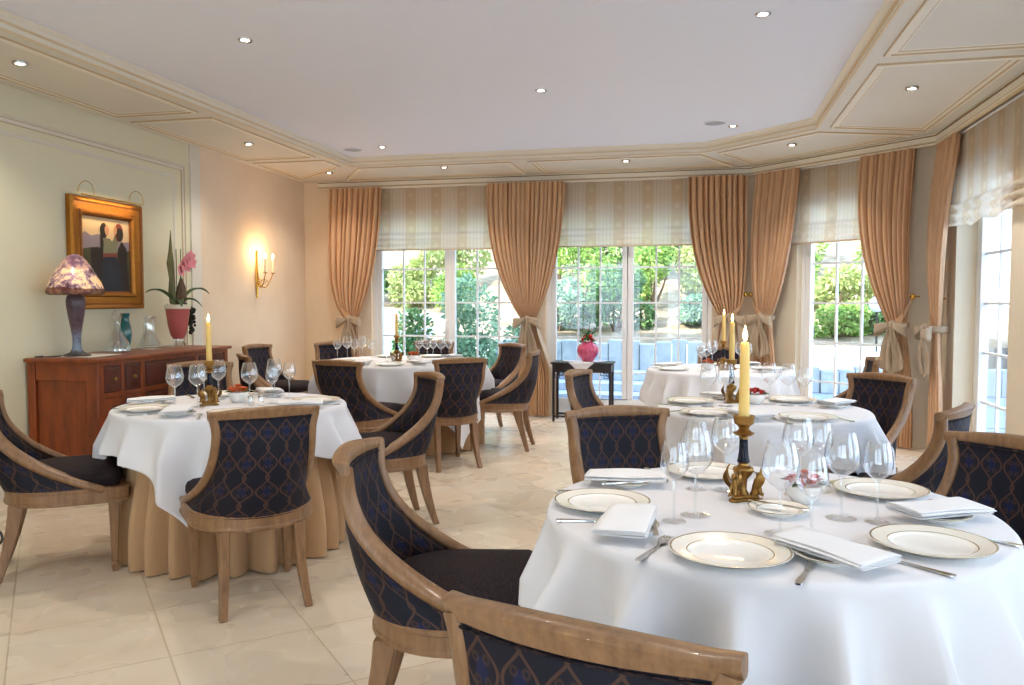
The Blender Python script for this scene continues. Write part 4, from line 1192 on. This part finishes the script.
# orchid
t=thing('potted_orchid','pink orchid in a rose coloured tapered pot at the right end of the sideboard','orchid',onsb(.21,.62)); t.scale=(1.2,1.2,1.28)
mb=MB(); mb.lathe([(0,0),(.075,0),(.078,.01),(.06,.02),(.036,.04),(.036,.055),(0,.06)],28); obj('pot_foot',mb,M['crystal'],t)
mb=MB(); mb.lathe([(0,.052),(.034,.052),(.05,.075),(.068,.14),(.079,.22),(.083,.25),(.086,.255),(.086,.275),(.081,.277),(.076,.25),(0,.245)],32); obj('pot',mb,M['rose'],t,ang=50)
mb=MB(); mb.lathe([(.086,.255),(.089,.258),(.089,.283),(.083,.285),(.08,.27)],32); obj('pot_rim',mb,M['bread'],t)
mb=MB()
for i in range(60):
    a=random.uniform(0,6.28); r=random.uniform(0,.07); mb.ball((r*cos(a),r*sin(a),.265+random.uniform(0,.02)),random.uniform(.006,.014),6,4)
obj('moss',mb,M['darkgreen'],t)
def leafblade(d,L,w,rise,droop,base,col='green',tw=0):
    d=Vector(d).normalized(); sd=Vector((-d.y,d.x,0)).normalized() if abs(d.z)<.95 else Vector((1,0,0))
    mb=MB()
    def f(u,v):
        p=Vector(base)+Vector((d.x,d.y,0))*L*v+Vector((0,0,rise*sin(PI*v*.7)-droop*v*v+ (d.z*L*v)))
        ww=w*sin(PI*min(.98,v*.9+.08))**.8
        return p+sd*((u-.5)*2*ww)+Vector((0,0,abs(u-.5)*ww*.8))
    mb.grid(f,6,14); return obj('leaf',mb,M[col],t,ang=0,solid=.0015)
leafblade((-.3,-1,0),.26,.028,.10,.0,(0,0,.28)); leafblade((.35,.95,0),.27,.030,.12,.02,(0,0,.28)); leafblade((.8,.3,0),.17,.03,.06,.06,(0,0,.28)); leafblade((.6,-.6,0),.16,.026,.05,.05,(0,0,.28)); leafblade((-.7,.5,0),.15,.026,.06,.04,(0,0,.28))
mb=MB(); mb.tube([(-.01,-.03,.27),(-.015,-.04,.36),(-.012,-.04,.46),(-.02,-.045,.56),(-.02,-.04,.64),(-.02,-.035,.78)],[.012,.026,.020,.026,.014,.002],8); obj('bud_sheath',mb,M['sheath'],t)
mb=MB(); mb.tube([(.01,.0,.27),(.02,.01,.33),(.015,.03,.40),(.02,.02,.46)],[.03,.042,.03,.01],8); obj('dry_bract',mb,M['bark'],t)
mb=MB(); mb.tube([(.0,.0,.27),(.005,.02,.42),(.01,.05,.54),(.02,.085,.60),(.03,.13,.61),(.03,.15,.605)],.004,6); obj('stem',mb,M['green'],t)
for x,y in ((.012,.03),(-.012,.012)):
    mb=MB(); mb.tube([(x,y,.27),(x,y,.66)],.003,6); obj('stake',mb,M['green'],t)
for (x,y,z,s) in ((.035,-.01,.52,1),(.04,.02,.555,1),(.045,.055,.585,1.1),(.045,.09,.605,1.1),(.045,.115,.57,.9),(.04,.06,.545,.9)):
    mb=MB(); c=Vector((x,y,z))
    for k_ in range(5):
        a=2*PI*k_/5+.3*s; d=Vector((.25,cos(a),sin(a))); w=Vector((0,-sin(a),cos(a)))*.026*s
        mb.add([c,c+d*.026*s+w,c+d*.052*s,c+d*.026*s-w],[(0,1,2,3)])
    mb.ball(c+Vector((.008,0,0)),.007*s,8,6); obj('flower',mb,M['pink'],t,ang=0)
mb=MB()
for i in range(46):
    q=random.random(); c=Vector((.04+random.uniform(-.02,.02),.095+random.uniform(-.018,.03),.26-.17*q)); mb.ball(c,random.uniform(.008,.018),6,4)
obj('hanging_root',mb,M['darkgreen'],t)

# ------------------------------------------------------------------ framed painting with picture light, wall sconce
yc_=5.60; zc=1.695
pt=thing('framed_painting','gilt framed painting of two standing figures on the left wall above the sideboard','painting',(wlx(yc_)+.004,yc_,zc),SBR)
# local: x out of wall, y along wall (right in the photograph), z up
W2,H2=.425,.428
mb=MB(); pr=[(0,.0),(0,.035),(.012,.05),(.03,.052),(.045,.040),(.075,.030),(.095,.034),(.105,.046),(.118,.044),(.13,.028),(.14,.02),(.14,0)]
sweep(mb,[(-W2,-H2),(W2,-H2),(W2,H2),(-W2,H2)],pr,True,lambda a,b,h:(h,a,b),[0,0,0,1,0,0,1,0,0,1,0]); obj('picture_frame',mb,[M['giltwood'],M['giltdark']],pt,ang=35)
pm=[plain('canvas_sky',lin(214,188,146),.6,var=.12,scale=5),plain('canvas_hills',lin(142,130,138),.6,var=.12),plain('canvas_field',lin(76,74,46),.6,var=.3,scale=9),plain('canvas_dark',lin(40,30,24),.6,var=.3),plain('canvas_blouse',lin(122,122,94),.6,var=.15),plain('canvas_skin',lin(196,148,112),.6),plain('canvas_skirt',lin(34,40,52),.6,var=.3),plain('canvas_red',lin(128,64,50),.6)]
mb=MB(); e=[0]
def cv(poly,mi):
    e[0]+=1; x=.010+.00025*e[0]; mb.add([(x,a,b) for a,b in poly],[tuple(range(len(poly)))],mi)
cv([(-.31,-.31),(.31,-.31),(.31,.31),(-.31,.31)],0)
cv([(-.31,.02),(-.31,.12),(-.24,.17),(-.17,.14),(-.08,.16),(.05,.1),(.31,.12),(.31,.02)],1)
cv([(-.31,-.31),(.31,-.31),(.31,.05),(.12,.03),(-.1,.06),(-.31,.03)],2)
cv([(-.17,-.2),(-.18,.05),(-.05,.05),(-.03,-.2)],3)
el=lambda cx_,cy_,rx,ry,n=14,a0=0:[(cx_+rx*cos(2*PI*i/n),cy_+ry*sin(2*PI*i/n)) for i in range(n)]
cv([(.15,-.29),(.14,.05),(.19,.12),(.25,.06),(.27,-.29)],3)
cv([(-.05,-.29),(-.06,-.12),(-.03,.0),(.11,.0),(.17,-.1),(.19,-.29)],6)
cv([(-.05,-.01),(-.06,.09),(-.02,.135),(.05,.13),(.13,.05),(.13,-.01)],4)
cv([(-.05,-.02),(.13,-.01),(.13,.02),(-.05,.01)],7)
cv([(.06,.09),(.12,.05),(.17,.15),(.12,.18)],4)
cv(el(-.025,.19,.045,.062),3); cv(el(.012,.195,.026,.042),5)
cv([(-.065,.22),(-.07,.02),(-.045,-.06),(-.03,.1)],3)
cv(el(.155,.185,.055,.075),7); cv(el(.165,.17,.045,.055),3); cv(el(.11,.2,.022,.034),5)
obj('canvas',mb,pm,pt,ang=0,weld=False)
pl_=thing('picture_light','brass picture light clipped to the top of the gilt frame','picture light',(wlx(yc_)+.004,yc_,zc+H2),SBR)
mb=MB(); mb.tube([(.085,-.36,.004),(.085,.36,.004)],.006,10); obj('lamp_tube',mb,M['brass'],pl_)
mb=MB(); mb.tube([(.078,-.33,-.004),(.078,.33,-.004)],.0025,6); obj('bulb',mb,M['bread'],pl_)
for s in (-.30,.30):
    mb=MB(); mb.tube([(.01+.04*(1-cos(a*PI/14)),s+.035*(1-cos(a*PI/14)),.03+.085*sin(a*PI/14)) for a in range(15)]+[(.09,s+.07,.004)],.003,6); obj('arm',mb,M['brass'],pl_)
ld=bpy.data.lights.new('picture_strip','AREA'); ld.shape='RECTANGLE'; ld.size=.02; ld.size_y=.6; ld.energy=1.4; ld.color=(1,.66,.34)
lo=bpy.data.objects.new('picture_strip',ld); COL.objects.link(lo); lo.parent=pl_; lo.location=(.105,0,-.03); lo.rotation_euler=(0,math.radians(38),0)
ys_=8.06
sc=thing('wall_sconce','gilt two candle wall sconce lit on the peach wall','sconce',(wlx(ys_)+.001,ys_,1.58),SBR)
mb=MB()
rings=[]
for z,w in ((-.22,.004),(-.20,.012),(-.17,.010),(-.12,.018),(-.05,.024),(0,.034),(.05,.026),(.12,.018),(.2,.014),(.26,.016),(.285,.012),(.30,.004)):
    rings.append([(0,-w,z),(.012,-w,z),(.02,0,z),(.012,w,z),(0,w,z)])
mb.loft(rings); obj('back_plate',mb,M['brass'],sc)
for s in (-1,1):
    mb=MB(); pts=[]
    for i in range(15):
        q=i/14; pts.append((.02+.13*q,s*(.01+.075*q),-.05-.07*sin(PI*q)+.10*q*q))
    mb.tube(pts,[.008-.003*i/14 for i in range(15)],8)
    sp=[(.06+.035*cos(a*.5)*(1-a/22),s*.055+s*.02*cos(a*.5)*(1-a/22),-.045+.035*sin(a*.5)*(1-a/22)) for a in range(20)]
    mb.tube(sp,.005,6); am=obj('arm',mb,M['brass'],sc)
    mb=MB(); mb.lathe([(0,.045),(.022,.05),(.026,.056),(.012,.06),(.011,.20),(.009,.205),(0,.206)],16,(.15,s*.085,0),mats=[0,0,0,1,1,1]); obj('candle_tube',mb,[M['brass'],M['bread']],am)
    mb=MB(); mb.ball((.15,s*.085,.235),(.012,.012,.028),10,8); obj('bulb',mb,M['bulbwarm'],am)
    ld=bpy.data.lights.new('sconce_light','POINT'); ld.energy=2.3; ld.color=(1,.60,.28); ld.shadow_soft_size=.02
    lo=bpy.data.objects.new('sconce_light',ld); COL.objects.link(lo); lo.parent=sc; lo.location=(.15,s*.085,.275)

# ------------------------------------------------------------------ console table with vase by the glass doors
cx0,cx1,cy0,cy1,cz=-1.575,-.925,8.80,9.09,.66
ct=thing('console_table','narrow dark wooden console table in front of the right glass doors','console table',((cx0+cx1)/2,(cy0+cy1)/2,0))
w_,d_=(cx1-cx0),(cy1-cy0)
mb=MB(); mb.box((0,0,cz-.01),(w_+.03,d_+.03,.02)); obj('table_top',mb,M['ebony'],ct,bevel=.004)
mb=MB(); 
for s in (-1,1): mb.box((0,s*(d_/2-.015),cz-.065),(w_-.03,.016,.09)); mb.box((s*(w_/2-.015),0,cz-.065),(.016,d_-.03,.09))
obj('apron',mb,M['ebony'],ct,weld=False)
for a in (-1,1):
    for b in (-1,1):
        mb=MB(); mb.box((a*(w_/2-.014),b*(d_/2-.014),(cz-.02)/2),(.026,.026,cz-.02)); obj('leg',mb,M['ebony'],ct,bevel=.002)
        mb=MB(); x=a*(w_/2-.03); y=b*(d_/2-.015); z=cz-.11
        for p,q in (((x,z),(x,z-.06)),((x,z-.06),(x-a*.05,z-.06)),((x-a*.05,z-.06),(x-a*.05,z)),((x,z-.03),(x-a*.09,z-.03)),((x-a*.09,z-.03),(x-a*.09,z))):
            mb.tube([(p[0],y,p[1]),(q[0],y,q[1])],.004,4)
        obj('fretwork',mb,M['ebony'],ct)
mb=MB(); mb.box((0,-d_/2+.014,.06),(w_-.05,.014,.02)); mb.box((0,d_/2-.014,.06),(w_-.05,.014,.02)); obj('stretcher',mb,M['ebony'],ct,weld=False)
mb=MB()
def lacef(u,v):
    # diamond doily: top area then the front corner hangs down
    x=(u-.5)*2; 
    if v<.6: y=d_/2-.02-(d_-.0)*(v/.6); return (x*.26*(.25+.75*sin(PI*min(1,.5+.5*v/.6))),y+.005,cz+.004)
    q=(v-.6)/.4; return (x*.17*(1-q)*.9,-d_/2-.025-.002*q,cz+.004-.13*q+.008*abs(sin(x*8))*(1-q))
mb.grid(lacef,20,24); o=obj('lace_doily',mb,M['lace'],ang=0,solid=.001); o.location=ct.location; tag(o,'white lace doily with a corner hanging over the dark console table','doily')
px=-1.20
v_=thing('flower_vase','round pink ribbed glass vase with a small plant on the console table','vase',(px,8.94,cz+.003))
mb=MB()
for i in range(1): pass
NT_=64; pr=[(.0,0),(.05,0),(.062,.008),(.10,.06),(.118,.115),(.112,.16),(.085,.195),(.068,.205),(.066,.213),(.078,.222)]
vs=[];fs=[]
for r,z in pr:
    for i in range(NT_):
        a=2*PI*i/NT_; rr=r*(1+.035*cos(16*a)*sin(PI*min(1,z/.2))); vs.append((rr*cos(a),rr*sin(a),z))
for j in range(len(pr)-1):
    for i in range(NT_): q=(i+1)%NT_; fs.append((j*NT_+i,j*NT_+q,(j+1)*NT_+q,(j+1)*NT_+i))
mb.add(vs,fs); obj('vase_body',mb,M['pinkglass'],v_,ang=0)
rnd=random.Random(3); mb=MB()
for i in range(90):
    a=rnd.uniform(0,6.28); r=rnd.uniform(.0,.10); c=Vector((r*cos(a),r*sin(a),.225+rnd.uniform(0,.10)-r*.3)); d=Vector((rnd.uniform(-1,1),rnd.uniform(-1,1),rnd.uniform(-.2,1))).normalized(); w=d.cross(Vector((.3,.5,.8))).normalized()
    mb.add([c,c+d*.03+w*.012,c+d*.055,c+d*.03-w*.012],[(0,1,2,3)])
obj('foliage',mb,M['leafB'],v_,ang=0,weld=False)
for i in range(6):
    a=i*1.1; c=(.05*cos(a),.05*sin(a)-.02,.245+.02*(i%3)); mb=MB(); mb.ball(c,(.026,.026,.02),8,6); obj('flower',mb,M['red'],v_)
mb=MB(); mb.tube([(0,0,.2),(.01,0,.35),(0.03,0,.46)],[.004,.003,.001],6); obj('twig',mb,M['bark'],v_)

# wrought iron stand, only its scroll end reaches the left picture edge
t=thing('iron_stand','black wrought iron stand at the left picture edge with only a scroll visible','stand',(-3.285,3.14,0))
mb=MB(); mb.tube([(0,0,0.01),(0,0,.9)],.012,8); obj('post',mb,M['iron'],t)
mb=MB(); mb.lathe([(0,0),(.06,0),(.06,.012),(.02,.02),(0,.02)],20); obj('base',mb,M['iron'],t)
mb=MB(); mb.tube([(.02+.06*(1-cos(a*.4))*.9*(1-a/40),-.0,0.215+.045*sin(a*.4)*(1-a/40)) for a in range(24)],.006,6); obj('scroll',mb,M['iron'],t)
mb=MB(); mb.lathe([(0,.9),(.03,.9),(.036,.92),(.02,.925),(0,.925)],20); obj('candle_dish',mb,M['iron'],t)

# ------------------------------------------------------------------ outside
def st(name,mb,m,**k): return struct(name,mb,m,**k)
mb=MB(); mb.prism([(-16,9.55),(16,9.55),(16,17),(-16,17)],-.2,-.02); st('terrace_floor',mb,M['pave'],ang=30)
mb=MB(); mb.prism([(2.5,-6),(16,-6),(16,9.55),(2.5,9.55)],-.2,-.03); mb.prism([(-16,-12),(16,-12),(16,-3),(-16,-3)],-.2,-.03); st('path_floor',mb,M['pave'],ang=30)
def slope_z(x,y):
    y0=12.75 if x>-3.2 else 15.6
    return max(-.1,.66+.235*(y-y0)+.12*noise.noise(Vector((x*.5,y*.5,0)))) if y>=y0 else -.1
mb=MB()
mb.grid(lambda u,v:(-14+26*u,12.9+18*v*v**.2,(.66 if (-14+26*u)>-4.6 else -.0)+.235*(18*v*v**.2)*(1.15 if (-14+26*u)<-4.6 else 1)+.15*noise.noise(Vector(((-14+26*u)*.6,v*14,0)))*min(1,v*6)),90,60)
st('garden_slope_ground',mb,M['soil'],ang=0)
mb=MB(); x=-3.3
i=0
while x<6.5:
    w=.24+.02*sin(i*3.1); h=(.70 if x<.9 else .36)+.035*sin(i*1.7)+.012*(x+3)*(1 if x<.9 else 0)
    mb.box((x+w/2,12.72+.02*sin(i*2.3),h/2-.02),(w-.012,.22,h)); x+=w; i+=1
st('garden_wall',mb,M['concrete'],bevel=.012,weld=False)
mb=MB(); mb.box((-9.8,16.15,.75),(10.4,.24,.66)); st('low_garden_wall',mb,M['concrete'],bevel=.02)
mb=MB()
for i,(y,z) in enumerate(((11.3,.05),(11.75,.16),(12.2,.27))): mb.box((-1.25,y+.6-(i*.22),z-.06),(4.5,1.5-i*.44,.11))
st('garden_steps_stair',mb,M['stepw'],bevel=.01,weld=False)
mb=MB(); mb.box((-1.5,3.35,4.6),(8.4,12.3,3.1)); st('added_sun_blocker',mb,M['render'],ang=30)  # unseen block added above the room to throw shade over the terrace
mb=MB(); mb.box((9.0,15.2,1.9),(8.4,.3,3.9)); st('white_garden_building_wall',mb,M['render'],ang=30)

mb=MB(); mb.loft([[(-15,10.2,-.1),(-4.6,10.2,-.1),(-4.6,10.2,-.01),(-15,10.2,-.01)],[(-15,16.1,-.1),(-4.6,16.1,-.1),(-4.6,16.1,.86),(-15,16.1,.86)]]); st('ramp_path_floor',mb,M['pave'],ang=30)
def foliage_mesh(name,rx,ry,rz,n,ls,seed,lump=.35):
    rnd=random.Random(seed); mb=MB(); lobes=[]
    for i in range(9):
        a=rnd.uniform(0,6.28); h=rnd.uniform(-.55,.75); r=math.sqrt(max(0,1-h*h))*rnd.uniform(.3,.75); lobes.append((Vector((r*cos(a),r*sin(a),h)),rnd.uniform(.3,.55)))
    for i in range(n):
        c,rad=lobes[i%9]
        d=Vector((rnd.gauss(0,1),rnd.gauss(0,1),rnd.gauss(0,1))).normalized()
        p=c+d*rad*rnd.uniform(.7,1.05); p=Vector((p.x*rx,p.y*ry,p.z*rz))
        e1=(d+Vector((rnd.uniform(-.9,.9),rnd.uniform(-.9,.9),rnd.uniform(-1,.3)))).normalized(); e2=e1.cross(Vector((rnd.uniform(-1,1),rnd.uniform(-1,1),rnd.uniform(-1,1)))).normalized()
        s=ls*rnd.uniform(.6,1.3)
        mb.add([p,p+e1*s*.5+e2*s*.28,p+e1*s,p+e1*s*.5-e2*s*.28],[(0,1,2,3)])
    return mb
def shrub(label,x,y,z,rx,rz,mat,n=1100,ls=.13,seed=0):
    n*=3; ls*=.62
    t=thing('garden_shrub',label,'shrub',(x,y,z),seed*1.3)
    o=obj('foliage',foliage_mesh('f',rx,rx*.8,rz,n,ls,seed),M[mat],t,ang=0,weld=False); o.location=(0,0,rz*.9)
    mb=MB()
    for i in range(4): a=i*1.6; mb.tube([(0,0,-.08),(rx*.25*cos(a),rx*.25*sin(a),rz*.5),(rx*.4*cos(a),rx*.4*sin(a),rz)],[.03,.02,.008],5)
    obj('stem',mb,M['bark'],t)
def tree(label,x,y,z,h,r,mat,n=2600,ls=.2,seed=0):
    n*=3; ls*=.62
    t=thing('garden_tree',label,'tree',(x,y,z),seed*.7)
    o=obj('foliage',foliage_mesh('f',r,r*.85,h*.42,n,ls,seed),M[mat],t,ang=0,weld=False); o.location=(0,0,h*.58)
    mb=MB(); mb.tube([(0,0,-.2),(.05,0,h*.3),(.0,.05,h*.75)],[.12,.09,.03],8)
    for i in range(5): a=i*1.3; mb.tube([(0,0,h*.3),(r*.3*cos(a),r*.3*sin(a),h*.5),(r*.6*cos(a),r*.6*sin(a),h*.72)],[.05,.035,.01],6)
    obj('trunk',mb,M['bark'],t)
gz=lambda x,y:(.66 if x>-4.6 else 0)+.235*(y-12.9)*(1.15 if x<-4.6 else 1)
SH=[(-4.2,11.5,-.02,.34,.62,'leafB','dark green shrub on the terrace left of the left doors centre post'),
 (-3.38,11.75,-.02,.56,.92,'leafC','tall pale green shrub right of the left doors centre post'),
 (-2.5,11.9,-.02,.36,.55,'leafC','pale green shrub partly hidden by the wide middle curtain'),
 (-7.4,17.2,None,.7,.55,'leafB','dark shrub above the low wall in the leftmost glass panes'),
 (-6.2,17.3,None,.7,.6,'leafD','yellowish shrub above the low wall behind the left glass doors'),
 (-5.2,17.0,None,.6,.5,'leafA','light green shrub above the low wall, left of the centre post'),
 (-2.35,13.7,None,.6,.45,'leafC','low grey green shrub at the left of the right glass doors'),
 (-1.35,13.6,None,.62,.55,'leafB','dark green shrub above the retaining wall behind the pink vase'),
 (-.85,15.2,None,.75,.75,'leafA','bright green shrub on the bank left of the right doors centre post'),
 (.05,13.9,None,.42,.26,'leafC','small low shrub right of the right doors centre post'),
 (.1,16.2,None,.7,.5,'leafD','straw coloured shrub high on the sunny bank'),
 (-2.2,15.4,None,.7,.7,'leafA','light green shrub high on the bank behind the middle curtain'),
 (2.1,13.5,None,.55,.22,'leafA','green cushion shrub above the wall in the angled window'),
 (2.9,13.8,None,.45,.22,'leafB','dark green cushion shrub at the right of the angled window'),
 (2.3,15.0,None,.75,.35,'leafD','straw coloured grass clump in the middle of the angled window'),
 (3.3,15.6,None,.7,.6,'leafA','bright shrub higher up the bank in the angled window'),
 (1.6,16.2,None,.7,.7,'leafA','tall bright shrub at the left of the angled window')]
for i,(x,y,z,rx,rz,m,l) in enumerate(SH): shrub(l,x,y,gz(x,y) if z is None else z,rx,rz,m,1300 if rx>.5 else 800,.13 if m!='leafD' else .16,i+3)
TR=[(-9.4,19.5,4.6,1.7,'leafB','leafy tree behind the leftmost glass panes'),(-7.6,19.4,4.2,1.6,'leafA','bright green tree in the left glass doors'),(-6.2,20,4.6,1.7,'leafD','yellow green tree left of the left doors centre post'),
 (-4.4,18.0,4.2,1.3,'leafC','blue green tree right of the left doors centre post'),(-3.2,18.3,4.8,1.7,'leafB','dark tree behind the middle curtain'),(-2.2,17.2,4.0,1.4,'leafA','bright green tree at the left of the right glass doors'),
 (-1.25,17.6,3.8,1.15,'leafB','dark green tree left of the right doors centre post'),(.1,18.8,4.2,1.5,'leafD','autumn coloured tree in the right half of the right glass doors'),(1.3,18.2,4.2,1.4,'leafA','light green tree behind the curtain right of the glass doors'),
 (2.7,18.0,4.4,1.6,'leafA','bright green tree in the angled window'),(4.3,18.6,4.6,1.7,'leafC','blue green tree at the right of the angled window'),(-10.5,18,5,2,'leafA','tree beyond the far left end of the garden')]
for i,(x,y,h,r,m,l) in enumerate(TR):
    if i%2: x*=(y+4.4)/y; y+=4.4; h*=1.25
    else: x*=17.6/y; y=17.6
    r=min(r,1.3)
    tree(l,x,y,gz(x,y)*.8,h,r,m,3400,.19,i+40)
for x,y,z,m,l,r in ((-.02,14.2,1.25,'globeb','blue glass garden globe on a stick beyond the right glass doors',.10),(2.55,12.95,1.28,'globe','white garden globe lamp on a post beyond the angled window',.115)):
    t=thing('garden_globe',l,'garden globe',(x,y,gz(x,y)-.1))
    zz_=z-(gz(x,y)-.1)
    mb=MB(); mb.ball((0,0,zz_),r,18,12); obj('globe',mb,M[m],t)
    mb=MB(); mb.tube([(0,0,0),(0,0,zz_-r+.01)],.015,8); obj('post',mb,M['iron'],t)

# ------------------------------------------------------------------ light, camera, colour
w=bpy.data.worlds.new('sky'); SC.world=w; w.use_nodes=True
nt=w.node_tree; bg=nt.nodes['Background']
tc=nt.nodes.new('ShaderNodeTexCoord'); sp=nt.nodes.new('ShaderNodeSeparateXYZ'); nt.links.new(tc.outputs['Generated'],sp.inputs[0])
rp=nt.nodes.new('ShaderNodeValToRGB'); nt.links.new(sp.outputs[2],rp.inputs[0])
rp.color_ramp.elements[0].position=0; rp.color_ramp.elements[0].color=(.74,.88,1,1); rp.color_ramp.elements[1].position=.7; rp.color_ramp.elements[1].color=(.46,.67,1,1)
nt.links.new(rp.outputs[0],bg.inputs[0]); bg.inputs[1].default_value=SKY
sd=bpy.data.lights.new('sun','SUN'); sd.energy=SUN; sd.angle=.02; sd.color=(1,.94,.84)
so=bpy.data.objects.new('sun',sd); COL.objects.link(so)
so.rotation_euler=Vector((.36,.50,-.66)).to_track_quat('-Z','Y').to_euler()

cd=bpy.data.cameras.new('camera'); cam=bpy.data.objects.new('camera',cd); COL.objects.link(cam)
cd.sensor_width=36; cd.lens=815/1024*36; cd.clip_start=.05; cd.clip_end=200
cam.location=(0,0,1.33); cam.rotation_euler=(math.radians(90-2.915),0,math.radians(12.973))
SC.camera=cam
SC.view_settings.view_transform='Standard'; SC.view_settings.look='None'; SC.view_settings.gamma=1; SC.view_settings.use_curve_mapping=False
SC.view_settings.exposure=EXPO
cy=SC.cycles
cy.max_bounces=10; cy.diffuse_bounces=5; cy.glossy_bounces=4; cy.transmission_bounces=6; cy.transparent_max_bounces=40
cy.caustics_reflective=False; cy.caustics_refractive=False; cy.sample_clamp_indirect=6; cy.use_denoising=True
